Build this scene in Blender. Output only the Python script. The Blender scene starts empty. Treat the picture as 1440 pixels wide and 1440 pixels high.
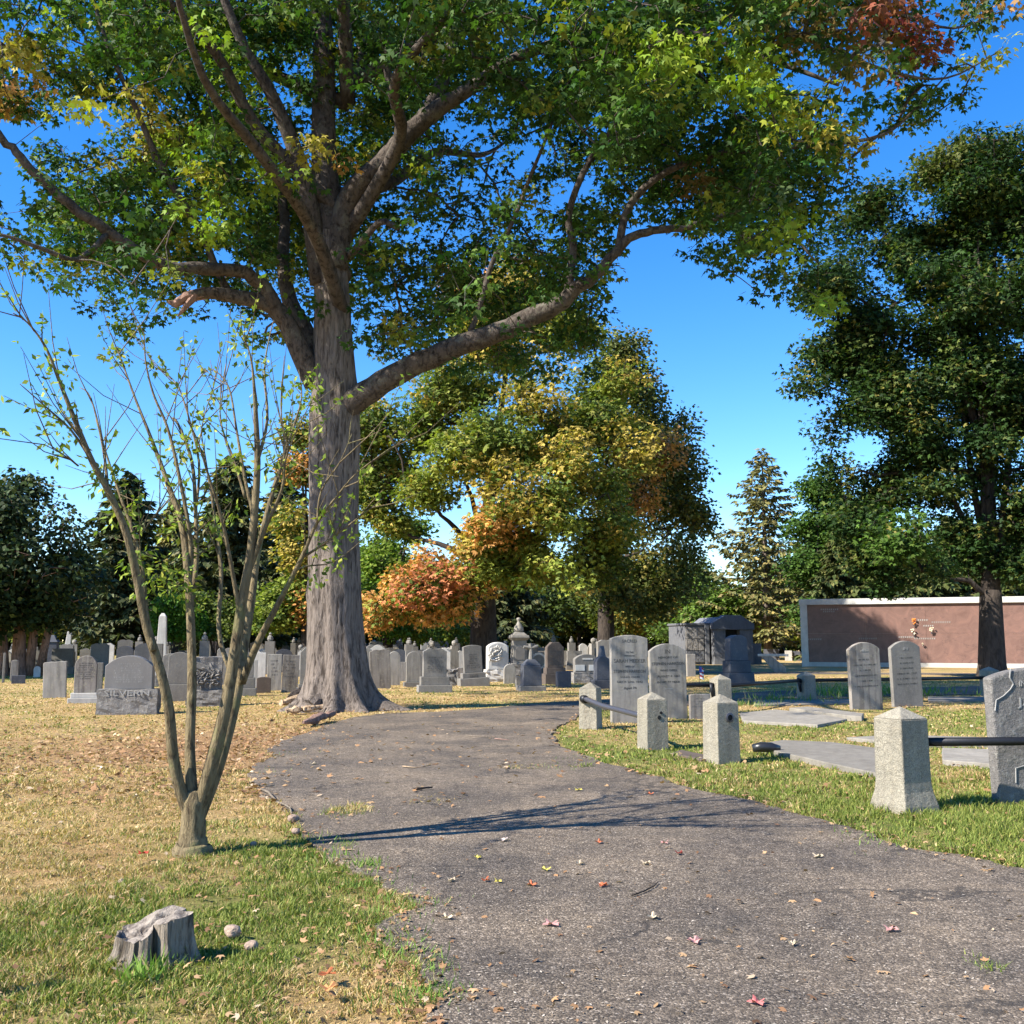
import bpy, math, random
import numpy as np
from mathutils import Vector, Matrix

R = math.radians
random.seed(7)
rng = np.random.default_rng(7)
SC = bpy.context.scene
COL = SC.collection

# ------------------------------------------------------------ camera, sky, sun, exposure
CAMZ = 1.6
FPX = 1395.0
PITCH = R(7.35)
cam_d = bpy.data.cameras.new('camera')
cam = bpy.data.objects.new('camera', cam_d); COL.objects.link(cam)
cam_d.sensor_width = 36.0
cam_d.lens = 36.0 * FPX / 1440.0
cam_d.clip_end = 3000
cam_d.clip_start = 0.05
cam.location = (0, 0, CAMZ)
cam.rotation_euler = (R(90) + PITCH, 0, 0)
SC.camera = cam

SUN_AZ = R(25)      # shadows run this far from +x towards +y
SUN_EL = R(39)
w = bpy.data.worlds.new('World'); SC.world = w; w.use_nodes = True
nt = w.node_tree; nt.nodes.clear()
out = nt.nodes.new('ShaderNodeOutputWorld'); bg = nt.nodes.new('ShaderNodeBackground')
sky = nt.nodes.new('ShaderNodeTexSky'); sky.sky_type = 'NISHITA'; sky.sun_disc = False
sky.sun_elevation = SUN_EL
sky.sun_rotation = math.atan2(-math.cos(SUN_AZ), -math.sin(SUN_AZ))
sky.air_density = 1.0; sky.dust_density = 0.0; sky.ozone_density = 3.5; sky.altitude = 200
hsv = nt.nodes.new('ShaderNodeHueSaturation'); hsv.inputs['Saturation'].default_value = 1.34; hsv.inputs['Hue'].default_value = .508
hsv.inputs['Value'].default_value = 1.2
nt.links.new(sky.outputs[0], hsv.inputs['Color'])
nt.links.new(hsv.outputs[0], bg.inputs[0]); bg.inputs[1].default_value = 0.095
nt.links.new(bg.outputs[0], out.inputs[0])
sd = bpy.data.lights.new('sun', 'SUN'); sd.energy = 5.0; sd.angle = R(0.53); sd.color = (1.0, 0.93, 0.82)
sun = bpy.data.objects.new('sun', sd); COL.objects.link(sun)
sdir = Vector((-math.cos(SUN_AZ) * math.cos(SUN_EL), -math.sin(SUN_AZ) * math.cos(SUN_EL), math.sin(SUN_EL)))
sun.rotation_euler = sdir.to_track_quat('Z', 'Y').to_euler()
sun.location = sdir * 60
SC.view_settings.view_transform = 'Standard'; SC.view_settings.look = 'None'
SC.view_settings.exposure = 1.38; SC.view_settings.gamma = 1.0; SC.view_settings.use_curve_mapping = False
SC.cycles.max_bounces = 4; SC.cycles.transmission_bounces = 3; SC.cycles.transparent_max_bounces = 2
SC.cycles.diffuse_bounces = 3; SC.cycles.glossy_bounces = 2

# ------------------------------------------------------------ where a spot in the photo lies in the place
SP, CP = math.sin(PITCH), math.cos(PITCH)
def zfac(py):
    v = (720.0 - py) / FPX
    return (SP + v * CP), (CP - v * SP)
def gp(px, py):
    """ground point seen at this spot"""
    a, b = zfac(py)
    t = -CAMZ / a
    return (px - 720.0) / FPX * t, b * t
def P(px, py, Y):
    a, b = zfac(py)
    t = Y / b
    return Vector(((px - 720.0) / FPX * t, Y, CAMZ + a * t))
def X_at(px, Y, py=900):
    a, b = zfac(py)
    return (px - 720.0) / FPX * Y / b
def proj(p):
    """arrays (N,3) -> px, py"""
    x, y, z = p[:, 0], p[:, 1], p[:, 2] - CAMZ
    d = y * CP + z * SP; u = -y * SP + z * CP
    return 720 + FPX * x / d, 720 - FPX * u / d

# ------------------------------------------------------------ noise fields
def _h(ix, iy, s):
    n = (ix * 374761393 + iy * 668265263 + s * 69069) & 0xffffffff
    n = ((n ^ (n >> 13)) * 1274126177) & 0xffffffff
    return ((n ^ (n >> 16)) & 0xffff) / 65535.0
def vnoise(x, y, s=0):
    x = np.asarray(x, float); y = np.asarray(y, float)
    ix = np.floor(x).astype(np.int64); iy = np.floor(y).astype(np.int64)
    fx = x - ix; fy = y - iy
    fx = fx * fx * (3 - 2 * fx); fy = fy * fy * (3 - 2 * fy)
    a = _h(ix, iy, s); b = _h(ix + 1, iy, s); c = _h(ix, iy + 1, s); d = _h(ix + 1, iy + 1, s)
    return (a * (1 - fx) + b * fx) * (1 - fy) + (c * (1 - fx) + d * fx) * fy
def fbm(x, y, s=0, o=4):
    t = 0; a = 0.5; n = 0
    for k in range(o):
        t = t + a * vnoise(x * 2 ** k, y * 2 ** k, s + k); n += a; a *= 0.5
    return t / n
def n3(p, f, s=0, o=2):
    t = 0; a = 1.0; tot = 0
    for k in range(o):
        q = np.asarray(p) * f * 2 ** k; z = q[:, 2]; iz = np.floor(z).astype(np.int64); fz = z - iz; fz = fz * fz * (3 - 2 * fz)
        lo = np.zeros(len(q)); hi = np.zeros(len(q))
        ix = np.floor(q[:, 0]).astype(np.int64); iy = np.floor(q[:, 1]).astype(np.int64)
        fx = q[:, 0] - ix; fy = q[:, 1] - iy; fx = fx * fx * (3 - 2 * fx); fy = fy * fy * (3 - 2 * fy)
        def L(zz):
            h = lambda i, j: _h(i + zz * 1013, j - zz * 517, s + k)
            return (h(ix, iy) * (1 - fx) + h(ix + 1, iy) * fx) * (1 - fy) + (h(ix, iy + 1) * (1 - fx) + h(ix + 1, iy + 1) * fx) * fy
        def hh(i, j, zz): return _h(i * 3 + zz * 7919, j * 5 + zz * 104729, s + k)
        def L(zz):
            return (hh(ix, iy, zz) * (1 - fx) + hh(ix + 1, iy, zz) * fx) * (1 - fy) + (hh(ix, iy + 1, zz) * (1 - fx) + hh(ix + 1, iy + 1, zz) * fx) * fy
        t = t + a * (L(iz) * (1 - fz) + L(iz + 1) * fz); tot += a; a *= .45
    return t / tot
def inpoly(x, y, poly):
    x = np.asarray(x); y = np.asarray(y)
    c = np.zeros(x.shape, bool)
    n = len(poly)
    for i in range(n):
        x0, y0 = poly[i]; x1, y1 = poly[(i + 1) % n]
        if y0 == y1: continue
        m = ((y0 > y) != (y1 > y)) & (x < (x1 - x0) * (y - y0) / (y1 - y0) + x0)
        c ^= m
    return c

# ------------------------------------------------------------ materials
def newmat(name):
    m = bpy.data.materials.new(name); m.use_nodes = True
    nt = m.node_tree; nt.nodes.clear()
    o = nt.nodes.new('ShaderNodeOutputMaterial'); b = nt.nodes.new('ShaderNodeBsdfPrincipled')
    nt.links.new(b.outputs[0], o.inputs[0])
    return m, nt, b, o
def nd(nt, t, **k):
    n = nt.nodes.new(t)
    for a, v in k.items(): setattr(n, a, v)
    return n
def noise(nt, vec, scale, detail=4, rough=.55, dist=0):
    n = nd(nt, 'ShaderNodeTexNoise'); n.inputs['Scale'].default_value = scale
    n.inputs['Detail'].default_value = detail; n.inputs['Roughness'].default_value = rough
    n.inputs['Distortion'].default_value = dist
    nt.links.new(vec, n.inputs['Vector']); return n.outputs['Fac']
def ramp(nt, fac, stops):
    r = nd(nt, 'ShaderNodeValToRGB'); nt.links.new(fac, r.inputs[0])
    el = r.color_ramp.elements
    while len(el) > 1: el.remove(el[-1])
    el[0].position = stops[0][0]; c = stops[0][1]; el[0].color = (*c, 1) if len(c) == 3 else c
    for p, c in stops[1:]:
        e = el.new(p); e.color = (*c, 1) if len(c) == 3 else c
    return r.outputs[0]
def mix(nt, fac, a, b, mode='MIX'):
    m = nd(nt, 'ShaderNodeMix', data_type='RGBA', blend_type=mode)
    for s, v in ((m.inputs[0], fac), (m.inputs[6], a), (m.inputs[7], b)):
        if isinstance(v, (int, float)): s.default_value = v
        elif isinstance(v, tuple): s.default_value = (*v, 1)
        else: nt.links.new(v, s)
    return m.outputs[2]
def mapping(nt, src, scale=(1, 1, 1), rand=True):
    tc = nd(nt, 'ShaderNodeTexCoord'); mp = nd(nt, 'ShaderNodeMapping')
    nt.links.new(tc.outputs[src], mp.inputs[0]); mp.inputs['Scale'].default_value = scale
    if rand:
        oi = nd(nt, 'ShaderNodeObjectInfo'); mu = nd(nt, 'ShaderNodeMath', operation='MULTIPLY'); mu.inputs[1].default_value = 40
        nt.links.new(oi.outputs['Random'], mu.inputs[0]); nt.links.new(mu.outputs[0], mp.inputs['Location'])
    return mp.outputs[0]
def bump(nt, b, h, strength, dist=.01):
    bp = nd(nt, 'ShaderNodeBump'); bp.inputs['Strength'].default_value = strength; bp.inputs['Distance'].default_value = dist
    nt.links.new(h, bp.inputs['Height']); nt.links.new(bp.outputs[0], b.inputs['Normal'])
    return bp
def stone(name, c, c2=None, streak=.5, lichen=.25, grain=.12, rough=.85, bs=.5, bd=.01, spots=(.35, .33, .22)):
    """weathered stone: mottling, vertical rain streaks, lichen spots"""
    m, nt, b, o = newmat(name)
    c2 = c2 or tuple(v * .55 for v in c)
    v = mapping(nt, 'Object'); vs = mapping(nt, 'Object', (7, 7, .7))
    n1 = noise(nt, v, 3.0, 6, .6); n2 = noise(nt, vs, 1.3, 4, .6); n3 = noise(nt, v, 110, 2, .6); n4 = noise(nt, v, 14, 5, .65)
    col = mix(nt, ramp(nt, n1, [(.35, (0, 0, 0)), (.7, (1, 1, 1))]), c, tuple(x * .78 for x in c))
    sf = nd(nt, 'ShaderNodeMath', operation='MULTIPLY'); sf.inputs[1].default_value = streak
    nt.links.new(ramp(nt, n2, [(.45, (0, 0, 0)), (.68, (1, 1, 1))]), sf.inputs[0])
    col = mix(nt, sf.outputs[0], col, c2)
    lf = nd(nt, 'ShaderNodeMath', operation='MULTIPLY'); lf.inputs[1].default_value = lichen
    nt.links.new(ramp(nt, n4, [(.56, (0, 0, 0)), (.62, (1, 1, 1))]), lf.inputs[0])
    col = mix(nt, lf.outputs[0], col, spots)
    col = mix(nt, grain * 2, col, ramp(nt, n3, [(.3, (.25, .25, .25)), (.7, (.8, .8, .8))]), 'OVERLAY')
    oi = nd(nt, 'ShaderNodeObjectInfo')
    hs = nd(nt, 'ShaderNodeHueSaturation'); nt.links.new(col, hs.inputs['Color'])
    mr = nd(nt, 'ShaderNodeMapRange'); mr.inputs[3].default_value = .82; mr.inputs[4].default_value = 1.14
    nt.links.new(oi.outputs['Random'], mr.inputs[0]); nt.links.new(mr.outputs[0], hs.inputs['Value'])
    nt.links.new(hs.outputs[0], b.inputs['Base Color'])
    b.inputs['Roughness'].default_value = rough; b.inputs['Specular IOR Level'].default_value = .25
    ad = nd(nt, 'ShaderNodeMath', operation='ADD'); nt.links.new(n4, ad.inputs[0])
    m3 = nd(nt, 'ShaderNodeMath', operation='MULTIPLY'); m3.inputs[1].default_value = .35; nt.links.new(n3, m3.inputs[0]); nt.links.new(m3.outputs[0], ad.inputs[1])
    bump(nt, b, ad.outputs[0], bs, bd)
    return m
M = {}
M['granite'] = stone('grey_granite', (.195, .183, .165), (.115, .108, .097), .35, .15, .25)
M['polished'] = stone('honed_granite', (.175, .165, .155), (.13, .122, .115), .3, .04, .12, .55, .2, .004)
M['marble'] = stone('weathered_marble', (.29, .27, .24), (.13, .12, .105), .8, .25, .06, bs=.6)
M['oldmarble'] = stone('stained_marble', (.24, .215, .19), (.10, .085, .073), .95, .3, .06, bs=.7)
M['white'] = stone('pale_marble', (.5, .48, .44), (.28, .26, .235), .5, .1, .04)
M['dark'] = stone('dark_granite', (.075, .08, .095), (.05, .05, .06), .3, .1, .2, .6)
M['brown'] = stone('brown_stone', (.11, .085, .07), (.06, .05, .04), .4, .1, .1)
M['slab'] = stone('ledger_stone', (.245, .225, .19), (.12, .105, .088), .5, .45, .1, bs=.7, spots=(.19, .17, .13))
M['concrete'] = stone('post_granite', (.27, .245, .19), (.14, .12, .092), .5, .35, .4, bs=1.0, bd=.03, spots=(.3, .26, .19))
M['rough'] = stone('rock_faced_granite', (.22, .205, .19), (.1, .095, .09), .3, .3, .3, bs=1.0, bd=.04, spots=(.45, .43, .38))
M['trim'] = stone('white_trim', (.55, .54, .5), (.42, .41, .38), .25, .05, .03, bs=.1)
M['mausoleum'] = stone('mausoleum_stone', (.15, .155, .17), (.09, .095, .105), .6, .15, .08)
M['carve'] = stone('letter_shadow', (.07, .065, .06), (.05, .05, .045), .2, .1, .05)
M['carve_far'] = stone('faint_letters', (.105, .1, .095), (.085, .08, .075), .2, .05, .05)
M['carve_soft'] = stone('worn_letters', (.215, .205, .2), (.18, .17, .17), .2, .05, .05)
M['carve_light'] = stone('letter_light', (.33, .32, .3), (.25, .24, .23), .2, .1, .05)
M['rockbit'] = stone('pinkish_rock', (.30, .22, .17), (.2, .15, .12), .2, .1, .2, bs=.8)

def simple(name, c, rough=.8, metal=0, nscale=20, var=.25, bs=.2, bd=.004):
    m, nt, b, o = newmat(name)
    v = mapping(nt, 'Object'); n = noise(nt, v, nscale, 5, .6)
    nt.links.new(mix(nt, n, tuple(x * (1 - var) for x in c), tuple(min(1, x * (1 + var)) for x in c)), b.inputs['Base Color'])
    b.inputs['Roughness'].default_value = rough; b.inputs['Metallic'].default_value = metal
    bump(nt, b, n, bs, bd)
    return m
M['iron'] = simple('black_iron', (.02, .021, .024), .45, .6, 60, .5)
M['steel_rail'] = simple('grey_painted_pipe', (.085, .085, .1), .42, .5, 40, .35)
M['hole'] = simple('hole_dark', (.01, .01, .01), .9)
M['rubber'] = simple('black_enamel', (.015, .016, .018), .35, 0, 30, .3)

def bark(name, c, c2, zs=.35, sc=9, bs=1.0, bd=.06, moss=None):
    m, nt, b, o = newmat(name)
    v = mapping(nt, 'Object', (1, 1, zs), False); v2 = mapping(nt, 'Object', (1, 1, 1), False)
    n1 = noise(nt, v, sc, 6, .65, .6); n2 = noise(nt, v2, 1.2, 4, .6); n3 = noise(nt, v, sc * 4, 4, .6)
    col = ramp(nt, n1, [(.36, c2), (.52, c), (.72, tuple(min(1, x * 1.35) for x in c))])
    col = mix(nt, ramp(nt, n2, [(.45, (0, 0, 0)), (.65, (.5, .5, .5))]), col, tuple(x * .62 for x in c))
    if moss:
        n5 = noise(nt, v2, 3.2, 5, .7)
        col = mix(nt, ramp(nt, n5, [(.55, (0, 0, 0)), (.63, (.65, .65, .65))]), col, moss)
    nt.links.new(col, b.inputs['Base Color']); b.inputs['Roughness'].default_value = .95
    b.inputs['Specular IOR Level'].default_value = .15
    ad = nd(nt, 'ShaderNodeMath', operation='MULTIPLY_ADD'); nt.links.new(n3, ad.inputs[0]); ad.inputs[1].default_value = .4
    nt.links.new(n1, ad.inputs[2]); bump(nt, b, ad.outputs[0], bs, bd)
    return m
M['bark'] = bark('furrowed_bark', (.19, .157, .132), (.05, .039, .032), .16, 13, 1.0, .07)
M['bark_limb'] = bark('shade_toned_lichened_bark', (.095, .078, .066), (.028, .023, .02), .5, 9, 1.0, .06, (.15, .14, .11))  # darker than the trunk: crown shade put into the colour, with lichen mottling
M['bark_dark'] = bark('dark_bark', (.06, .048, .04), (.03, .025, .022), .3, 8, 1, .06)
M['bark_red'] = bark('reddish_bark', (.30, .19, .15), (.10, .065, .05), .12, 14, 1, .04)
M['bark_young'] = bark('smooth_olive_bark', (.19, .15, .085), (.07, .052, .032), .25, 26, .9, .03, (.16, .16, .07))
M['wood_old'] = bark('weathered_wood', (.25, .21, .165), (.07, .055, .04), .1, 38, 1, .03)
M['wood_top'] = bark('cut_wood', (.25, .215, .18), (.11, .09, .075), 1, 30, .8, .02)
M['wood_rot'] = bark('rotting_wood', (.46, .34, .22), (.15, .09, .055), .6, 18, 1, .03)

def leafmat(name, trans=.35, rough=.5, spec=.3):
    m, nt, b, o = newmat(name)
    at = nd(nt, 'ShaderNodeAttribute', attribute_name='tint')
    nt.links.new(at.outputs['Color'], b.inputs['Base Color']); b.inputs['Roughness'].default_value = rough
    b.inputs['Specular IOR Level'].default_value = spec
    tr = nd(nt, 'ShaderNodeBsdfTranslucent')
    g = mix(nt, 1.0, at.outputs['Color'], (1.0, 1.2, .5), 'MULTIPLY'); nt.links.new(g, tr.inputs[0])
    ms = nd(nt, 'ShaderNodeMixShader'); ms.inputs[0].default_value = trans
    nt.links.new(b.outputs[0], ms.inputs[1]); nt.links.new(tr.outputs[0], ms.inputs[2]); nt.links.new(ms.outputs[0], o.inputs[0])
    return m
M['leaf'] = leafmat('broad_leaves', .32, .6, .18)
M['needle'] = leafmat('needles', .12, .6, .2)
M['grass'] = leafmat('grass_blades', .3, .6, .2)
M['litter'] = leafmat('dry_leaves', .15, .7, .15)

# ground: tint attribute + procedural detail
def groundmat():
    m, nt, b, o = newmat('lawn_soil')
    at = nd(nt, 'ShaderNodeAttribute', attribute_name='tint')
    v = mapping(nt, 'Object', (1, 1, 1), False)
    n1 = noise(nt, v, 55, 5, .75); n2 = noise(nt, v, 7, 5, .7); n3 = noise(nt, v, 260, 2, .6)
    col = mix(nt, 1.0, at.outputs['Color'], ramp(nt, n1, [(.3, (.42, .40, .36)), (.5, (.95, .95, .95)), (.7, (1.45, 1.42, 1.35))]), 'MULTIPLY')
    col = mix(nt, .8, col, ramp(nt, n2, [(.3, (.65, .68, .66)), (.7, (1.25, 1.2, 1.15))]), 'MULTIPLY')
    nt.links.new(col, b.inputs['Base Color']); b.inputs['Roughness'].default_value = .95; b.inputs['Specular IOR Level'].default_value = .1
    ad = nd(nt, 'ShaderNodeMath', operation='MULTIPLY_ADD'); nt.links.new(n3, ad.inputs[0]); ad.inputs[1].default_value = .3; nt.links.new(n1, ad.inputs[2])
    bump(nt, b, ad.outputs[0], 1, .035)
    return m
M['ground'] = groundmat()
def asphaltmat():
    m, nt, b, o = newmat('worn_asphalt')
    v = mapping(nt, 'Object', (1, 1, 1), False)
    vo = nd(nt, 'ShaderNodeTexVoronoi'); vo.inputs['Scale'].default_value = 95; nt.links.new(v, vo.inputs['Vector'])
    sep = nd(nt, 'ShaderNodeSeparateColor'); nt.links.new(vo.outputs['Color'], sep.inputs[0])
    agg = ramp(nt, sep.outputs[0], [(.0, (.055, .046, .036)), (.5, (.116, .096, .075)), (.86, (.18, .152, .118)), (.95, (.27, .23, .185)), (1, (.36, .32, .27))])
    n1 = noise(nt, v, 1.1, 6, .65); n2 = noise(nt, v, 9, 5, .7); n3 = noise(nt, v, 160, 3, .6); n6 = noise(nt, v, 4.3, 6, .75, .5)
    col = mix(nt, .9, agg, ramp(nt, n1, [(.35, (.72, .72, .74)), (.65, (1.25, 1.2, 1.14))]), 'MULTIPLY')
    col = mix(nt, .9, col, ramp(nt, n2, [(.35, (.7, .69, .68)), (.68, (1.28, 1.26, 1.22))]), 'MULTIPLY')
    # dusty pale scuffs
    col = mix(nt, ramp(nt, n6, [(.58, (0, 0, 0)), (.72, (.5, .5, .5))]), col, (.21, .172, .14))
    wv = nd(nt, 'ShaderNodeTexNoise'); wv.inputs['Scale'].default_value = 2.2; wv.inputs['Detail'].default_value = 5; nt.links.new(v, wv.inputs['Vector'])
    wmx = nd(nt, 'ShaderNodeVectorMath', operation='MULTIPLY_ADD'); nt.links.new(wv.outputs['Color'], wmx.inputs[0]); wmx.inputs[1].default_value = (.8, .8, .8); nt.links.new(v, wmx.inputs[2])
    vc = nd(nt, 'ShaderNodeTexVoronoi', feature='DISTANCE_TO_EDGE'); vc.inputs['Scale'].default_value = .55; nt.links.new(wmx.outputs[0], vc.inputs['Vector'])
    n8 = noise(nt, v, .5, 3, .6)
    cm = nd(nt, 'ShaderNodeMath', operation='MULTIPLY'); nt.links.new(ramp(nt, vc.outputs['Distance'], [(0, (.8, .8, .8)), (.007, (.6, .6, .6)), (.013, (0, 0, 0))]), cm.inputs[0]); nt.links.new(ramp(nt, n8, [(.48, (0, 0, 0)), (.56, (1, 1, 1))]), cm.inputs[1])
    col = mix(nt, cm.outputs[0], col, (.035, .03, .025))
    n9 = noise(nt, v, .8, 4, .6, .4)
    col = mix(nt, .85, col, ramp(nt, n9, [(.38, (.74, .74, .76)), (.5, (1.02, 1, .98)), (.62, (1.28, 1.24, 1.18))]), 'MULTIPLY')
    nt.links.new(col, b.inputs['Base Color']); b.inputs['Roughness'].default_value = .82; b.inputs['Specular IOR Level'].default_value = .3
    ad = nd(nt, 'ShaderNodeMath', operation='MULTIPLY_ADD'); nt.links.new(vo.outputs['Distance'], ad.inputs[0]); ad.inputs[1].default_value = -.8; nt.links.new(n3, ad.inputs[2])
    bump(nt, b, ad.outputs[0], .8, .008)
    return m
M['asphalt'] = asphaltmat()
def panelmat():
    m, nt, b, o = newmat('brown_pink_granite_panels')
    v = mapping(nt, 'Object', (1, 1, 1), False)
    n1 = noise(nt, v, 1.4, 6, .7, 1.2); n3 = noise(nt, v, 30, 3, .6)
    col = ramp(nt, n1, [(.3, (.14, .082, .068)), (.5, (.18, .108, .09)), (.72, (.24, .135, .108))])
    # dark meandering veins
    n5 = noise(nt, v, .45, 7, .62, .8)
    vein = nd(nt, 'ShaderNodeMath', operation='SUBTRACT'); nt.links.new(n5, vein.inputs[0]); vein.inputs[1].default_value = .5
    av = nd(nt, 'ShaderNodeMath', operation='ABSOLUTE'); nt.links.new(vein.outputs[0], av.inputs[0])
    col = mix(nt, ramp(nt, av.outputs[0], [(.0, (.75, .75, .75)), (.006, (0, 0, 0))]), col, (.09, .06, .055))
    col = mix(nt, .4, col, ramp(nt, n3, [(.3, (.7, .7, .7)), (.7, (1.3, 1.3, 1.3))]), 'MULTIPLY')
    nt.links.new(col, b.inputs['Base Color']); b.inputs['Roughness'].default_value = .4; b.inputs['Specular IOR Level'].default_value = .25
    return m
M['panel'] = panelmat()
def plain(name, c, rough=.7):
    return simple(name, c, rough, 0, 30, .12, .1)
M['orange_petal'] = plain('orange_petals', (.75, .26, .05)); M['cream_petal'] = plain('cream_petals', (.8, .74, .55))
M['flag_red'] = plain('flag_red', (.4, .03, .04)); M['flag_white'] = plain('flag_white', (.7, .7, .7)); M['flag_blue'] = plain('flag_blue', (.03, .05, .25))

# ------------------------------------------------------------ mesh helpers
def tag(o, label=None, cat=None, group=None, kind=None):
    if label: o['label'] = label
    if cat: o['category'] = cat
    if group: o['group'] = group
    if kind: o['kind'] = kind
    return o
def link(name, me, mat, parent=None, loc=None, rz=0, smooth=False):
    if mat is not None and len(me.materials) == 0: me.materials.append(mat)
    o = bpy.data.objects.new(name, me); COL.objects.link(o)
    if parent is not None: o.parent = parent
    if loc is not None: o.location = loc
    if rz: o.rotation_euler = (0, 0, rz)
    if smooth: me.polygons.foreach_set('use_smooth', np.ones(len(me.polygons), bool))
    return o
def empty(name, loc, rz=0, label=None, cat=None, group=None, tilt=(0, 0)):
    o = bpy.data.objects.new(name, None); COL.objects.link(o)
    o.location = loc; o.rotation_euler = (tilt[0], tilt[1], rz)
    o.empty_display_size = .2
    return tag(o, label, cat, group)
def npmesh(name, V, F, K, tint=None):
    """V (N,3), F flat loop vertex ids, K sizes per face"""
    me = bpy.data.meshes.new(name)
    V = np.ascontiguousarray(V, dtype=np.float32); F = np.ascontiguousarray(F, dtype=np.int32).ravel(); K = np.ascontiguousarray(K, dtype=np.int32)
    me.vertices.add(len(V)); me.vertices.foreach_set('co', V.ravel())
    me.loops.add(len(F)); me.loops.foreach_set('vertex_index', F)
    me.polygons.add(len(K))
    st = np.zeros(len(K), np.int32); st[1:] = np.cumsum(K)[:-1]
    me.polygons.foreach_set('loop_start', st)
    me.update(calc_edges=True)
    if tint is not None:
        dom = 'FACE' if len(tint) == len(K) else 'POINT'
        a = me.attributes.new('tint', 'FLOAT_COLOR', dom)
        c = np.ones((len(tint), 4), np.float32); c[:, :3] = tint
        a.data.foreach_set('color', c.ravel())
    return me
class MB:
    def __init__(s): s.v = []; s.f = []
    def add(s, vs, fs):
        n = len(s.v); s.v += [tuple(v) for v in vs]; s.f += [tuple(i + n for i in f) for f in fs]; return s
    def box(s, x0, x1, y0, y1, z0, z1):
        return s.add([(x0, y0, z0), (x1, y0, z0), (x1, y1, z0), (x0, y1, z0), (x0, y0, z1), (x1, y0, z1), (x1, y1, z1), (x0, y1, z1)],
                     [(0, 3, 2, 1), (4, 5, 6, 7), (0, 1, 5, 4), (1, 2, 6, 5), (2, 3, 7, 6), (3, 0, 4, 7)])
    def frus(s, cx, cy, z0, z1, w0, d0, w1, d1):
        q = lambda w, d, z: [(cx - w, cy - d, z), (cx + w, cy - d, z), (cx + w, cy + d, z), (cx - w, cy + d, z)]
        return s.add(q(w0 / 2, d0 / 2, z0) + q(w1 / 2, d1 / 2, z1), [(0, 3, 2, 1), (4, 5, 6, 7), (0, 1, 5, 4), (1, 2, 6, 5), (2, 3, 7, 6), (3, 0, 4, 7)])
    def prism(s, prof, y0, y1):
        """prof: (x,z) outline counter-clockwise seen from -y"""
        n = len(prof)
        vs = [(x, y0, z) for x, z in prof] + [(x, y1, z) for x, z in prof]
        fs = [tuple(range(n)), tuple(range(2 * n - 1, n - 1, -1))]
        for i in range(n):
            j = (i + 1) % n; fs.append((j, i, i + n, j + n))
        return s.add(vs, fs)
    def lathe(s, prof, cx=0, cy=0, n=14):
        vs = []; fs = []
        for r, z in prof:
            for k in range(n):
                a = 2 * math.pi * k / n; vs.append((cx + r * math.cos(a), cy + r * math.sin(a), z))
        for i in range(len(prof) - 1):
            for k in range(n):
                k2 = (k + 1) % n; fs.append((i * n + k, i * n + k2, (i + 1) * n + k2, (i + 1) * n + k))
        fs.append(tuple(range(n - 1, -1, -1))); fs.append(tuple((len(prof) - 1) * n + k for k in range(n)))
        return s.add(vs, fs)
    def tube(s, pts, rad, n=6, ref=None, cap=True):
        pts = [Vector(p) for p in pts]; m = len(pts); vs = []; fs = []
        u = None
        for i in range(m):
            t = (pts[min(i + 1, m - 1)] - pts[max(i - 1, 0)])
            if t.length < 1e-6: t = Vector((0, 0, 1))
            t.normalize()
            if u is None:
                u = t.orthogonal().normalized()
            else:
                u = (u - t * u.dot(t));
                if u.length < 1e-6: u = t.orthogonal()
                u.normalize()
            v = t.cross(u); r = rad[i] if hasattr(rad, '__len__') else rad
            for k in range(n):
                a = 2 * math.pi * k / n; vs.append(pts[i] + u * (r * math.cos(a)) + v * (r * math.sin(a)))
        for i in range(m - 1):
            for k in range(n):
                k2 = (k + 1) % n; fs.append((i * n + k, i * n + k2, (i + 1) * n + k2, (i + 1) * n + k))
        if cap:
            fs.append(tuple(range(n - 1, -1, -1))); fs.append(tuple((m - 1) * n + k for k in range(n)))
        return s.add(vs, fs)
    def mesh(s, name):
        me = bpy.data.meshes.new(name); me.from_pydata(s.v, [], s.f); me.update(); return me
    def build(s, name, mat, parent=None, loc=None, rz=0, bevel=0, smooth=False, seg=2):
        o = link(name, s.mesh(name), mat, parent, loc, rz, smooth)
        if bevel:
            b = o.modifiers.new('bevel', 'BEVEL'); b.width = bevel; b.segments = seg; b.limit_method = 'ANGLE'; b.angle_limit = R(35)
            b.harden_normals = False
        return o
def arcpts(cx, cz, r, a0, a1, n):
    return [(cx + r * math.cos(a0 + (a1 - a0) * i / n), cz + r * math.sin(a0 + (a1 - a0) * i / n)) for i in range(n + 1)]
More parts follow.
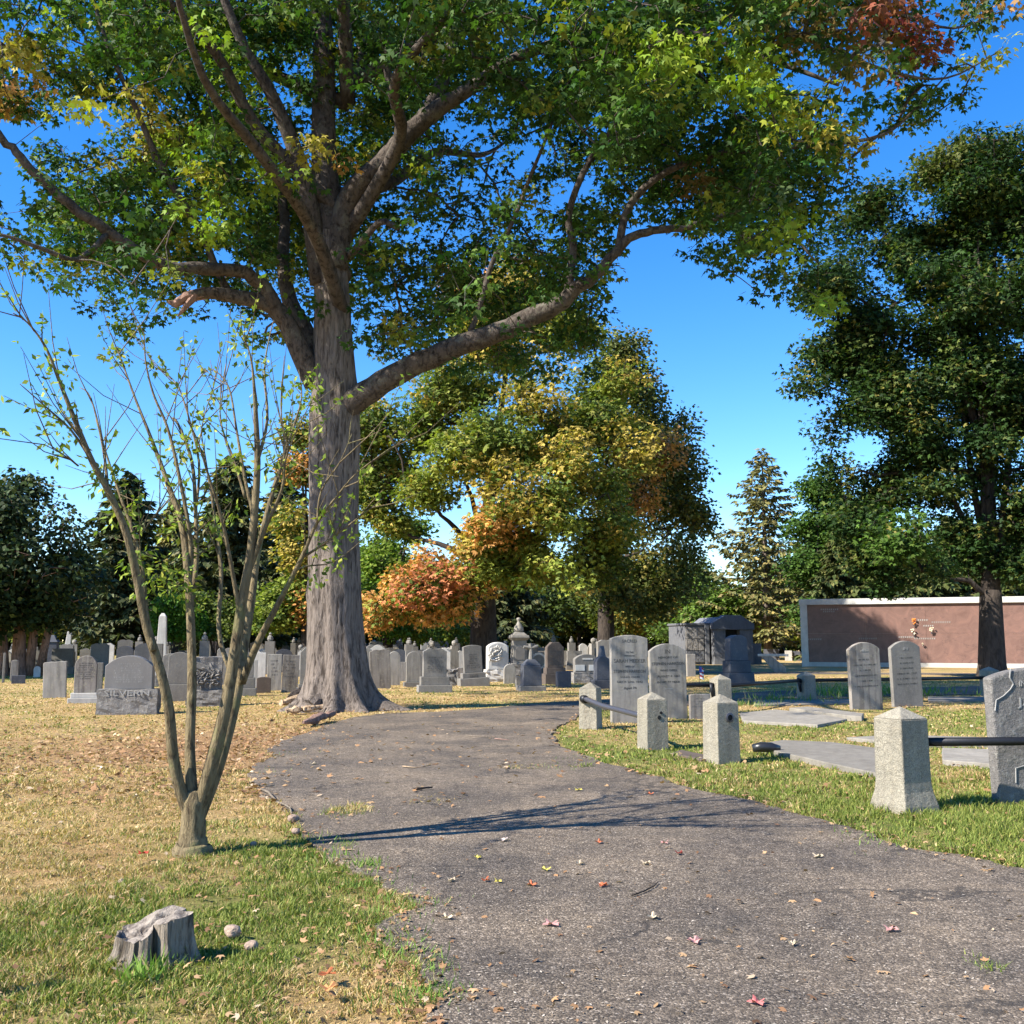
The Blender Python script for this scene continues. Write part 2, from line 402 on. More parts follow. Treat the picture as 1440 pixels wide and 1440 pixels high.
def profile(kind, w, h, b=-.08, tap=0.0):
    """headstone outline"""
    a = w / 2; q = a * (1 + tap)
    if kind == 'flat': t = [(a, h), (-a, h)]
    elif kind == 'worn': t = [(a, h * .985), (a * .5, h), (a * .1, h * .982), (-a * .35, h * .992), (-a * .9, h * .975), (-a, h * .95)]
    elif kind == 'round': t = arcpts(0, h - a, a, 0, math.pi, 18)
    elif kind == 'segment':
        s = w * .09; r = (a * a + s * s) / (2 * s); th = math.asin(a / r); t = arcpts(0, h - r, r, math.pi / 2 - th, math.pi / 2 + th, 12)
    elif kind == 'low':
        s = w * .2; r = (a * a + s * s) / (2 * s); th = math.asin(a / r); t = arcpts(0, h - r, r, math.pi / 2 - th, math.pi / 2 + th, 14)
    elif kind == 'shoulder':
        s = w * .14; c = a * .8; r = (c * c + s * s) / (2 * s); th = math.asin(c / r)
        t = [(a, h - s * 1.7), (a, h - s * 1.6), (c, h - s)] + arcpts(0, h - r, r, math.pi / 2 - th, math.pi / 2 + th, 12)[1:-1] + [(-c, h - s), (-a, h - s * 1.6)]
    elif kind == 'step':
        s = w * .22; c = a * .62
        t = [(a, h - s * 1.2)] + arcpts(a, h - s * .4, a - c, -math.pi / 2, -math.pi, 5) + arcpts(0, h - c * .45 - .0, c, math.pi * .15, math.pi * .85, 12) + arcpts(-a, h - s * .4, a - c, 0, -math.pi / 2, 5) + [(-a, h - s * 1.2)]
        t = [(x, min(z, h)) for x, z in t]
    elif kind == 'peak': t = [(a, h - a * .55), (a * .3, h - a * .06), (0, h), (-a * .3, h - a * .06), (-a, h - a * .55)]
    elif kind == 'bevelpeak': t = [(a, h - a * .62), (a * .42, h), (-a * .42, h), (-a, h - a * .62)]
    elif kind == 'serp':
        t = [(a * math.cos(p), h - a * .28 + a * .28 * math.sin(p) * (1 + .25 * math.cos(6 * p))) for p in [math.pi * i / 18 for i in range(19)]]
        t = [(x, min(z, h)) for x, z in t]
    elif kind == 'heart':
        t = arcpts(a * .5, h - a * .42, a * .5, 0, math.pi * .72, 8) + [(0, h - a * .18)] + arcpts(-a * .5, h - a * .42, a * .5, math.pi * .28, math.pi, 8)
    pr = [(-q, b), (q, b)] + t
    o = [pr[0]]
    for p in pr[1:]:
        if abs(p[0] - o[-1][0]) + abs(p[1] - o[-1][1]) > 1e-4: o.append(p)
    return o
def roughbox(name, mat, w, d, z0, z1, parent, seed=0, amp=.05, loc=None, n=(14, 6, 5), top=True, tap=.0):
    """rock-faced block: a subdivided box whose faces are broken unevenly"""
    nx, ny, nz = n; import bmesh
    bm = bmesh.new(); r = random.Random(seed)
    bmesh.ops.create_cube(bm, size=1)
    bmesh.ops.subdivide_edges(bm, edges=bm.edges[:], cuts=6, use_grid_fill=True)
    for v in bm.verts:
        x, y, z = v.co
        X = x * w * (1 + tap * (.5 - z)); Y = y * d * (1 + tap * (.5 - z)); Z = z0 + (z + .5) * (z1 - z0)
        k = amp * (fbm(np.array([X * 6 + seed * 9.1 + Z * 5]), np.array([Z * 7 + Y * 5 + 3]), seed)[0] - .45) * 2.2
        k2 = amp * (fbm(np.array([X * 15 + seed * 3.1 + Z * 11]), np.array([Z * 17 + Y * 13 + 3]), seed + 9)[0] - .5)
        e = 1 if abs(z) < .49 or top else .25
        nrm = Vector((x * (abs(x) > .49), y * (abs(y) > .49), z * (abs(z) > .49) * .7))
        if nrm.length: nrm.normalize()
        v.co = Vector((X, Y, Z)) + nrm * ((k + k2) * e)
    me = bpy.data.meshes.new(name); bm.to_mesh(me); bm.free()
    return link(name, me, mat, parent, loc)

def text_mesh(name, body, size, mat, parent, loc, width=None, extr=.003, rot=(R(90), 0, 0)):
    cu = bpy.data.curves.new(name, 'FONT'); cu.body = body; cu.size = size; cu.align_x = 'CENTER'; cu.align_y = 'CENTER'; cu.extrude = extr
    cu.space_character = 1.08; cu.resolution_u = 2
    t = bpy.data.objects.new(name, cu); COL.objects.link(t)
    dg = bpy.context.evaluated_depsgraph_get()
    me = bpy.data.meshes.new_from_object(t.evaluated_get(dg))
    bpy.data.objects.remove(t); 
    if width:
        xs = [v.co.x for v in me.vertices]
        if xs:
            wd = max(xs) - min(xs); k = width / wd
            for v in me.vertices: v.co.x *= k
    me.materials.clear()
    o = link(name, me, mat, parent, loc); o.rotation_euler = rot
    return o
def join_text(name, lines, mat, parent, y):
    """one inscription mesh from several lines: (text, z, height, width)"""
    V = []; F = []
    for body, z, hh, wd in lines:
        cu = bpy.data.curves.new('tmp', 'FONT'); cu.body = body; cu.size = hh * 1.4; cu.align_x = 'CENTER'; cu.align_y = 'CENTER'; cu.extrude = .002; cu.resolution_u = 2
        t = bpy.data.objects.new('tmp', cu); COL.objects.link(t)
        me = bpy.data.meshes.new_from_object(t.evaluated_get(bpy.context.evaluated_depsgraph_get()))
        bpy.data.objects.remove(t)
        xs = [v.co.x for v in me.vertices]; k = wd / max(1e-6, max(xs) - min(xs)); xm = (max(xs) + min(xs)) / 2
        n = len(V)
        V += [((v.co.x - xm) * k, y - v.co.z, z + v.co.y) for v in me.vertices]
        F += [tuple(i + n for i in p.vertices) for p in me.polygons]
        bpy.data.meshes.remove(me)
    me = bpy.data.meshes.new(name); me.from_pydata(V, [], F); me.update()
    return link(name, me, mat, parent)
def illegible(name, w, z0, z1, rows, mat, parent, y, seed=0, hh=None):
    """weathered letter rows too worn to read: short strokes"""
    r = random.Random(seed); mb = MB(); step = (z1 - z0) / max(1, rows); hh = hh or step * .5
    for i in range(rows):
        z = z1 - step * (i + .5); ww = w * r.uniform(.45, 1) / 2; x = -ww
        while x < ww:
            lw = hh * r.uniform(.35, .6)
            if r.random() < .82:
                mb.box(x, x + lw * .28, y + .0015, y + .005, z - hh / 2, z + hh / 2)
                if r.random() < .6: mb.box(x + lw * .3, x + lw * .8, y + .0015, y + .005, z + hh * r.choice([.3, -.08, -.45]), z + hh * .1 + hh * r.choice([.3, -.08, -.45]) * .0 + hh * .4 * .999)
            x += lw * 1.25
    return mb.build(name, mat, parent)

# ------------------------------------------------------------ leaves
T_MAPLE = (np.array([(0, 0, 0), (-.34, .10, .03), (-.58, .52, -.08), (-.17, .46, .0), (0, 1, -.14), (.17, .46, .0), (.58, .52, -.08), (.34, .10, .03)], float),
           np.array([[0, 3, 2, 1], [0, 5, 4, 3], [0, 7, 6, 5]]))
T_DIAM = (np.array([(0, 0, 0), (.42, .45, -.05), (0, 1, -.12), (-.42, .45, -.05)], float), np.array([[0, 1, 2, 3]]))
T_LANCE = (np.array([(0, 0, 0), (.17, .35, -.03), (0, 1, -.25), (-.17, .35, -.03)], float), np.array([[0, 1, 2, 3]]))
T_NEED = (np.array([(-.09, 0, 0), (.09, 0, 0), (.05, 1, -.1), (-.05, 1, -.1)], float), np.array([[0, 1, 2, 3]]))
def leaf_obj(name, pos, fwd, nrm, size, col, tmpl, mat, parent=None, width=1.0):
    T, Fq = tmpl; N = len(pos); K = len(T)
    fwd = fwd / (np.linalg.norm(fwd, axis=1, keepdims=True) + 1e-9)
    rt = np.cross(fwd, nrm); rt /= (np.linalg.norm(rt, axis=1, keepdims=True) + 1e-9)
    up = np.cross(rt, fwd)
    s = size[:, None, None]
    V = pos[:, None, :] + s * (T[None, :, 0:1] * width * rt[:, None, :] + T[None, :, 1:2] * fwd[:, None, :] + T[None, :, 2:3] * up[:, None, :])
    F = (Fq[None] + (np.arange(N) * K)[:, None, None]).reshape(-1)
    nf = len(Fq)
    me = npmesh(name, V.reshape(-1, 3), F, np.full(N * nf, Fq.shape[1]), np.repeat(col, nf, 0))
    return link(name, me, mat, parent)
def spray(C, n, rad, flat, rs, up=.8, droop=.35, dirs=None):
    """n leaves about every cluster centre C: positions, directions, normals, cluster id"""
    N = len(C); ids = np.repeat(np.arange(N), n)
    d = rs.normal(size=(N * n, 3)); d /= np.linalg.norm(d, axis=1, keepdims=True)
    r = rs.random(N * n) ** .45
    off = d * r[:, None] * (rad[ids][:, None] if hasattr(rad, '__len__') else rad); off[:, 2] *= flat
    rr = np.linalg.norm(off[:, :2], axis=1); off[:, 2] -= droop * rr * rr
    pos = C[ids] + off
    f = off * 1.0 + rs.normal(size=off.shape) * .25; f[:, 2] = f[:, 2] * .3 - .12 - .3 * rs.random(len(f))
    nr = rs.normal(size=off.shape) * (1 - up) * 1.1; nr[:, 2] += up
    return pos, f, nr, ids
def cpal(n, pal, rs, jit=.18):
    """palette [(weight,(r,g,b))...] -> n colours"""
    wt = np.array([p[0] for p in pal], float); wt /= wt.sum()
    idx = rs.choice(len(pal), n, p=wt); c = np.array([p[1] for p in pal])[idx]
    return c * (1 + rs.normal(size=(n, 1)) * jit)

class Wood:
    """a growing network of limbs; every leafy cluster is reached by a twig"""
    def __init__(s): s.p = []; s.r = []; s.par = []; s.mb = MB(); s.fixed = 0
    def limb(s, pts, rad, n=10, sub=4, wig=.0, start=None):
        pts = [Vector(p) for p in pts]
        # Catmull-Rom
        P_ = []; Rr = []
        for i in range(len(pts) - 1):
            a = pts[max(i - 1, 0)]; b = pts[i]; c = pts[i + 1]; d = pts[min(i + 2, len(pts) - 1)]
            for k in range(sub):
                t = k / sub
                P_.append(.5 * ((2 * b) + (c - a) * t + (2 * a - 5 * b + 4 * c - d) * t * t + (3 * b - a - 3 * c + d) * t ** 3))
                Rr.append(rad[i] * (1 - t) + rad[i + 1] * t)
        P_.append(pts[-1]); Rr.append(rad[-1])
        if wig:
            for i in range(1, len(P_)):
                P_[i] = P_[i] + Vector((random.gauss(0, wig), random.gauss(0, wig), random.gauss(0, wig)))
        s.mb.tube(P_, Rr, n)
        for i, (p, r) in enumerate(zip(P_, Rr)):
            s.p.append(tuple(p)); s.r.append(r); s.par.append(-1)
        s.fixed = len(s.p)
        return P_
    def reach(s, C, rs, tip=.006, step=.7, sag=.06, grow=.36, cap=.5, n=4):
        C = np.asarray(C); nodes = np.array(s.p); 
        if len(C) == 0: return
        cap_n = len(nodes) + len(C) * 14
        buf = np.zeros((cap_n, 3)); buf[:len(nodes)] = nodes; cnt = len(nodes)
        par = list(range(-1, -1 + 0)) ; par = [-1] * cnt; depth = [0] * cnt
        dep = np.zeros(cap_n)
        dist = np.array([np.min(np.linalg.norm(buf[:cnt] - c, axis=1)) for c in C])
        paths = []; weight = {}
        for ci in np.argsort(dist):
            c = C[ci]; dv = buf[:cnt] - c; dd = np.sqrt((dv ** 2).sum(1)) + .12 * dep[:cnt] + .25 * np.maximum(0, dv[:, 2])
            j = int(np.argmin(dd)); a = buf[j]; L = np.linalg.norm(c - a); k = max(1, min(12, int(math.ceil(L / step))))
            path = [j]; 
            for q in range(1, k + 1):
                t = q / k; pt = a + (c - a) * t; bow = math.sin(t * math.pi) * L
                pt = pt + np.array([0, 0, bow * sag * 1.5]) + (rs.normal(size=3) * step * .09 if q < k else 0)
                buf[cnt] = pt; par.append(path[-1]); dep[cnt] = dep[j] + q * step * .6; path.append(cnt); cnt += 1
            paths.append(path)
        wt = np.zeros(cnt)
        for pth in paths: wt[pth[-1]] += 1
        for i in range(cnt - 1, s.fixed - 1, -1):
            if par[i] >= 0: wt[par[i]] += wt[i]
        for pth in paths:
            rr = [min(cap * .2, tip * max(1, wt[i]) ** grow * 1.0) for i in pth]
            if pth[0] < s.fixed: rr[0] = min(rr[1] * 1.25, s.r[pth[0]] * .9)
            s.mb.tube([buf[i] for i in pth], rr, n if rr[0] < .03 else n + 2, cap=False)
    def build(s, mat, parent, name='trunk'):
        return s.mb.build(name, mat, parent, smooth=True)

# ============================================================ GROUND
# asphalt outline traced on the ground (spots in the photo turned to ground points)
edge_left = [(600, 1436), (608, 1400), (585, 1355), (540, 1320), (522, 1300), (560, 1285), (604, 1272), (560, 1258), (538, 1240), (505, 1222), (470, 1212), (438, 1190), (425, 1160),
             (405, 1140), (380, 1124), (358, 1108), (350, 1088), (362, 1072), (385, 1062), (378, 1052), (398, 1042), (432, 1030), (462, 1018), (500, 1008), (540, 1003), (600, 1001), (660, 999)]
edge_right = [(760, 996), (812, 994), (822, 1000), (806, 1012), (786, 1020), (776, 1034), (788, 1048), (815, 1058), (835, 1066), (850, 1073), (880, 1080), (925, 1092), (950, 1102), (1000, 1113), (1060, 1125),
              (1130, 1146), (1200, 1163), (1232, 1178), (1270, 1190), (1330, 1199), (1380, 1207), (1440, 1222), (1520, 1240), (1700, 1290)]
path_poly = [(-.8, 2.2), gp(600, 1500)] + [gp(*q) for q in edge_left] + [gp(*q) for q in edge_right] + [(6.0, 2.2)]
def roughen(poly, amp, step=.12, s=3):
    o = []
    for i in range(len(poly)):
        a = np.array(poly[i]); b = np.array(poly[(i + 1) % len(poly)]); L = np.linalg.norm(b - a); k = max(1, int(L / step))
        nrm = np.array([-(b - a)[1], (b - a)[0]]) / max(L, 1e-6)
        for q in range(k):
            p = a + (b - a) * q / k
            o.append(tuple(p + nrm * amp * (float(fbm(np.array([p[0] * 4.0]), np.array([p[1] * 4.0]), s)[0]) - .5) * 2))
    return o
path_poly = roughen(path_poly, .10, .07)
# the lane that runs behind the maple and round the enclosure
lane_poly = roughen([gp(*q_) for q_ in ((610, 1001), (680, 996), (740, 990), (830, 984), (960, 977), (1100, 971), (1440, 963), (1700, 960))] + [gp(*q_) for q_ in ((1700, 970), (1440, 974), (1200, 980), (1100, 985), (1000, 990), (900, 994), (815, 1000), (700, 1004))], .15, .4)
far_lane = roughen([(-30, 60), (0, 53.5), (12, 51.0), (40, 45.5), (70, 41), (70, 38.6), (40, 43.2), (12, 48.6), (0, 51), (-30, 57)], .15, .6)
# islands of grass growing through the asphalt
isles = [[(690, 1080), (730, 1082), (790, 1080), (838, 1078), (830, 1073), (770, 1073), (700, 1075)],
         [(576, 1130), (605, 1132), (655, 1126), (660, 1119), (620, 1115), (585, 1120)],
         [(445, 1150), (480, 1153), (520, 1141), (525, 1134), (500, 1131), (470, 1137)],
         [(470, 1190), (485, 1196), (500, 1186), (490, 1178), (475, 1179)],
         [(497, 1215), (515, 1226), (533, 1219), (520, 1206), (503, 1203)],
         [(1360, 1352), (1385, 1366), (1405, 1362), (1398, 1350), (1375, 1346)]]
isles = [[gp(*q) for q in i] for i in isles]
def bare(x, y):
    m = inpoly(x, y, path_poly) | inpoly(x, y, lane_poly) | inpoly(x, y, far_lane)
    for i in isles: m &= ~inpoly(x, y, i)
    return m
def green_amount(x, y):
    """0 parched straw .. 1 green"""
    n = fbm(x * .42 + 4, y * .42, 11) * 1.0; n2 = fbm(x * 2.2, y * 2.2, 31)
    g = .02 + (n - .5) * 1.3 + (n2 - .5) * .9
    g = g + .50 * np.exp(-((x + 1.45 + (y - 5) * .05) / .85) ** 2) * (y < 9.5)           # greener along the path edge
    g = g + .08 * np.exp(-((y - 5.6) / 1.2) ** 2) * (x < -1)
    g = g - .35 * np.exp(-((y - 13) / 4.5) ** 2) * (x < -2)
    rb = (x > .8) & (y > 5) & (y < 24); g = g + rb * (.80 + .1 * (y < 11) - .028 * np.maximum(0, y - 9))
    g = g + ((y > 24) & (x > -1)) * .05
    g = g + ((x < -16) & (y > 38)) * .5
    return np.clip(g, 0, 1)
STRAW = np.array([.47, .325, .15]); GREEN = np.array([.16, .185, .05]); BROWN = np.array([.38, .22, .12]); LIT = np.array([.42, .27, .16])
def ground_col(x, y):
    g = green_amount(x, y)[..., None]
    tone = fbm(x * .9 + 7, y * .9, 131)[..., None]; c = (STRAW * (1.18 - .36 * tone) + np.array([.05, -.01, -.02]) * (tone - .5)) * (1 - g) + GREEN * g * 1.15
    br = np.clip(np.exp(-((x + 4.3) / 3.3) ** 2 - ((y - 15.5) / 3.6) ** 2) * 1.15 * (fbm(x * 1.3, y * 1.3, 71) + .25), 0, .9)[..., None]
    c = c * (1 - br) + BROWN * br
    k = fbm(x * 5, y * 5, 91)[..., None]
    return c * (.78 + .44 * k)
def gz(x, y):
    return (fbm(x * .8, y * .8, 5) - .5) * .05 + (fbm(x * 3, y * 3, 6) - .5) * .018
def grid_axis(a, b, fine0, fine1, fs, cs_growth=1.12):
    xs = list(np.arange(fine0, fine1 + 1e-6, fs)); s = fs
    while xs[-1] < b: s *= cs_growth; xs.append(xs[-1] + s)
    s = fs; lo = [xs[0]]
    while lo[-1] > a: s *= cs_growth; lo.append(lo[-1] - s)
    return np.array(lo[:0:-1] + xs)
gx = grid_axis(-900, 900, -7, 7, .09, 1.09); gy = grid_axis(-300, 1500, 3, 17, .09, 1.05)
XX, YY = np.meshgrid(gx, gy); nx, ny = len(gx), len(gy)
mask_near = bare(XX.ravel(), YY.ravel()).reshape(XX.shape)
ZZ = gz(XX, YY) * np.clip(1 - (YY - 60) / 60, 0, 1) - .02
ZZ = np.where(mask_near, np.minimum(ZZ, -.035) , ZZ)
GV = np.stack([XX, YY, ZZ], -1).reshape(-1, 3)
ii, jj = np.meshgrid(np.arange(ny - 1), np.arange(nx - 1), indexing='ij')
q = (ii * nx + jj).ravel(); GF = np.stack([q, q + 1, q + nx + 1, q + nx], 1)
gme = npmesh('ground', GV, GF, np.full(len(GF), 4), ground_col(XX, YY).reshape(-1, 3))
tag(link('ground', gme, M['ground'], smooth=True), kind='structure')

def sheet(name, poly, z, mat, cell=None):
    """flat paved sheet with its skirt going into the soil"""
    import bmesh
    bm = bmesh.new(); top = [bm.verts.new((x, y, z)) for x, y in poly]; bot = [bm.verts.new((x, y, z - .12)) for x, y in poly]
    bm.faces.new(top); n = len(poly)
    for i in range(n): bm.faces.new((top[i], bot[i], bot[(i + 1) % n], top[(i + 1) % n]))
    bmesh.ops.triangulate(bm, faces=[bm.faces[0]] if False else [f for f in bm.faces if len(f.verts) > 4])
    bmesh.ops.recalc_face_normals(bm, faces=bm.faces[:])
    me = bpy.data.meshes.new(name); bm.to_mesh(me); bm.free()
    o = link(name, me, mat); return o
o = sheet('path', path_poly, .0, M['asphalt']); tag(o, kind='structure')
o = sheet('road', lane_poly, -.004, M['asphalt']); tag(o, kind='structure')
o = sheet('road', far_lane, -.004, M['asphalt']); tag(o, kind='structure')

# ============================================================ PARKING LOT OF GRAVE ROWS: enclosure posts
RZE = R(22)
def granite_post(px, pyb, label, h=.85, side=.35, rz=RZE, flare=0.0, hole=None, group='granite fence posts of the enclosure'):
    x, y = gp(px, pyb); y += .22
    t = empty('granite_post', (x, y, 0), rz, label, 'fence post', group)
    mb = MB(); s = side; hb = h - .09
    if flare:
        mb.frus(0, 0, -.1, .05, s + flare * 2, s + flare * 2, s + flare * 1.7, s + flare * 1.7)
        mb2 = MB(); 
        def ring(w, z): return [(-w / 2, -w / 2, z), (w / 2, -w / 2, z), (w / 2, w / 2, z), (-w / 2, w / 2, z)]
        rs = [(s + flare * 2, -.1), (s + flare * 1.6, .04), (s + flare * .3, .17), (s, .26), (s * .97, hb)]
        V = []; F = []
        for w_, z_ in rs: V += ring(w_, z_)
        for i in range(len(rs) - 1):
            for k in range(4): F.append((i * 4 + k, i * 4 + (k + 1) % 4, (i + 1) * 4 + (k + 1) % 4, (i + 1) * 4 + k))
        F += [(3, 2, 1, 0), tuple((len(rs) - 1) * 4 + k for k in range(4))]
        mb2.add(V, F); mb2.build('shaft', M['concrete'], t, bevel=.012)
    else:
        mb = MB(); mb.frus(0, 0, -.12, hb, s * 1.03, s * 1.03, s * .97, s * .97); mb.build('shaft', M['concrete'], t, bevel=.012)
    c = MB(); w_ = s * .985 / 2
    c.add([(-w_, -w_, hb), (w_, -w_, hb), (w_, w_, hb), (-w_, w_, hb), (0, 0, hb + .115)], [(0, 1, 4), (1, 2, 4), (2, 3, 4), (3, 0, 4), (3, 2, 1, 0)])
    c.build('cap', M['concrete'], t, bevel=.01)
    if hole:
        for (side_, hx, hz, r_, ring_) in hole:
            h_ = MB(); prof = [(r_ * math.cos(a), r_ * math.sin(a)) for a in [2 * math.pi * k / 14 for k in range(14)]]
            yy = -s * .5 - .006
            if ring_:
                rg = MB(); n = 18
                for k in range(n):
                    a0 = 2 * math.pi * k / n; a1 = 2 * math.pi * (k + 1) / n; r0 = r_; r1 = r_ * 1.55
                    v = [(r0 * math.cos(a0), yy - .012, r0 * math.sin(a0)), (r1 * math.cos(a0), yy - .006, r1 * math.sin(a0)), (r1 * math.cos(a1), yy - .006, r1 * math.sin(a1)), (r0 * math.cos(a1), yy - .012, r0 * math.sin(a1)),
                         (r0 * math.cos(a0), yy + .02, r0 * math.sin(a0)), (r1 * math.cos(a0), yy + .02, r1 * math.sin(a0)), (r1 * math.cos(a1), yy + .02, r1 * math.sin(a1)), (r0 * math.cos(a1), yy + .02, r0 * math.sin(a1))]
                    rg.add(v, [(0, 1, 2, 3), (1, 5, 6, 2), (4, 0, 3, 7)])
                ro = rg.build('socket_ring', M['steel_rail'], t, (hx, 0, hz))
                if side_ == 'left': ro.rotation_euler = (0, 0, -math.pi / 2); ro.location = (0, hx, hz)
            h_.prism(prof, yy, yy + .03)
            ho = h_.build('socket', M['hole'], t, (hx, 0, hz))
            if side_ == 'left': ho.rotation_euler = (0, 0, -math.pi / 2); ho.location = (0, hx, hz)
    return t
pA = granite_post(832, 1024, 'narrow pointed granite post nearest the asphalt, holding the bent grey pipe rail', h=.80, side=.34, rz=R(-22))
pB = granite_post(921, 1053, 'short granite post in front of the pair of tall headstones, where the bent pipe ends', h=.80, rz=R(18), hole=[('front', .06, .52, .022, False), ('front', .03, .45, .03, False)])
pC = granite_post(1020, 1073, 'granite post with an empty round socket in its front, beside the fallen black pipe end', h=.86, rz=R(23), hole=[('front', .02, .58, .04, True)])
pD = granite_post(1285, 1142, 'largest granite post with flared foot, beside the cracked headstone and the asphalt edge', h=.94, side=.36, rz=R(25), flare=.05)
pE = granite_post(1017, 1003, 'granite post behind the one with the empty socket, black rail on both sides', h=.82, side=.36, rz=R(20), hole=[('left', 0, .6, .05, False)])
pF = granite_post(1138, 985, 'small granite post in the back row before the two streaked headstones, black rail through it', h=.74, side=.36, rz=R(20), hole=[('left', 0, .5, .05, False)])
pG = granite_post(1398, 978, 'shaded granite post at the foot of the dark maple, end of the back rail', h=.80, side=.4, rz=R(20))

def rail(name, pts, r, mat, label, cat='rail', extra=None):
    mb = MB(); mb.tube(pts, r, 12); o = mb.build(name, mat, smooth=True)
    tag(o, label, cat); return o
def postpt(t, z, off=(0, 0)):
    return Vector((t.location.x + off[0], t.location.y + off[1], z))
rail('pipe_rail', [postpt(pA, .52, (-.12, -.12)), postpt(pA, .52, (-.08, -.28)), postpt(pA, .49, (.0, -.42)), postpt(pA, .44, (.15, -.8)), postpt(pA, .42, (.38, -1.7)), postpt(pB, .42, (-.1, .6)), postpt(pB, .42, (0, 0))], .045, M['steel_rail'],
     'bent grey pipe rail sagging between the narrow pointed post and the next post')
mb = MB(); mb.tube([postpt(pA, .52, (-.14, -.10)), postpt(pA, .52, (-.11, -.22))], [.075, .07], 14)
o = mb.build('collar', M['iron'], smooth=True); o.parent = None
tag(o, 'black iron collar round the bent pipe on the pointed post', 'collar')
rail('iron_rail', [postpt(pD, .62), postpt(pD, .62, (1.6, .12)), postpt(pD, .62, (3.6, .3))], .042, M['iron'], 'black iron rail from the flared post behind the cracked headstone')
rail('iron_rail', [postpt(pE, .58, (-1.75, .25)), postpt(pE, .60, (-1.2, .15)), postpt(pE, .60, (-.1, -.0))], .045, M['iron'], 'black rail behind the pair of tall headstones, ending at a granite post')
rail('iron_rail', [postpt(pE, .58), postpt(pF, .52, (-.15, 0))], .045, M['iron'], 'long black rail between the two back posts before the dark monument')
rail('iron_rail', [postpt(pF, .52), postpt(pG, .5, (0, 0))], .05, M['iron'], 'black rail running behind the two streaked headstones to the shaded post')
for t, z in ((pE, .58), (pF, .50)):
    mb = MB(); b0 = Vector((t.location.x, t.location.y, z)); u = Vector((-math.cos(R(20)), -math.sin(R(20)), 0)) * .19
    pts = [b0 + u * .9 + Vector((0, 0, .02)), b0 + u * 1.25 + Vector((0, 0, .05)), b0 + u * 1.35 + Vector((.02, -.03, -.05)), b0 + u * 1.25 + Vector((.03, -.05, -.28))]
    mb.tube(pts, [.05, .05, .045, .03], 8)
    o = mb.build('drain_hook', M['iron'], t, smooth=True); o.matrix_parent_inverse = t.matrix_world.inverted() if False else Matrix.Translation(-t.location) if False else Matrix()
    # express in the post's own space
    inv = (Matrix.Translation(t.location) @ Matrix.Rotation(t.rotation_euler.z, 4, 'Z')).inverted()
    for v in o.data.vertices: v.co = inv @ v.co

# flat ledger stones
def ledger(corners, label, th=.05, mat='slab', seed=0):
    pts = roughen([gp(*c) for c in corners], .02, .15, seed)
    cx = sum(p[0] for p in pts) / len(pts); cy = sum(p[1] for p in pts) / len(pts)
    mb = MB(); n = len(pts)
    mb.add([(x - cx, y - cy, th) for x, y in pts] + [(x - cx, y - cy, -.1) for x, y in pts], [tuple(range(n)), tuple(range(2 * n - 1, n - 1, -1))] + [(i, i + n, (i + 1) % n + n, (i + 1) % n) for i in range(n)])
    import bmesh
    bm = bmesh.new(); me = mb.mesh('ledger_stone'); bm.from_mesh(me); bmesh.ops.recalc_face_normals(bm, faces=bm.faces[:]); bm.to_mesh(me); bm.free()
    o = link('ledger_stone', me, M[mat], None, (cx, cy, 0)); tag(o, label, 'grave slab', 'flat stone slabs in the enclosure')
    b = o.modifiers.new('bevel', 'BEVEL'); b.width = .012; b.segments = 2; b.limit_method = 'ANGLE'
    return pts
LED = []
LED.append(ledger([(1066, 1052), (1100, 1046), (1170, 1049), (1250, 1060), (1250, 1098), (1160, 1078), (1066, 1056)], 'large flat ledger stone reaching from the black pipe end to the flared post', .06, seed=1))
LED.append(ledger([(1040, 1005), (1090, 1000), (1150, 1006), (1192, 1014), (1150, 1022), (1045, 1016)], 'pale flat slab behind the socketed post', .04, seed=2))
LED.append(ledger([(1110, 1001), (1135, 999), (1215, 1009), (1212, 1014), (1190, 1012)], 'narrow broken slab edge lying across the pale flat slab', .09, seed=3))
LED.append(ledger([(1190, 1040), (1255, 1036), (1400, 1040), (1430, 1050), (1300, 1050)], 'thin flat slab between the flared post and the two streaked headstones', .035, seed=4))
LED.append(ledger([(1325, 1056), (1440, 1060), (1520, 1066), (1520, 1085), (1400, 1080), (1325, 1074)], 'flat slab under the black iron rail by the cracked headstone', .05, seed=5))
LED.append(ledger([(945, 1060), (958, 1056), (992, 1063), (1002, 1070), (985, 1070)], 'small dark slab sunk in the grass between two posts', .02, 'brown', seed=6))
LED.append(ledger([(1060, 986), (1200, 984), (1205, 990), (1060, 993)], 'dull slab in weeds behind the back rail', .03, seed=7))
LED.append(ledger([(1305, 981), (1430, 981), (1435, 986), (1305, 987)], 'thin pale slab behind the right one of the streaked pair', .03, seed=8))
x, y = gp(1078, 1062)
mb = MB(); mb.tube([(-.16, .02, .05), (-.05, 0, .07), (.1, -.01, .065), (.22, .0, .05)], [.055, .07, .07, .04], 12)
tag(mb.build('pipe_end', M['rubber'], None, (x, y + .12, .03), smooth=True), 'black fallen pipe end lying at the corner of the large ledger stone', 'pipe')

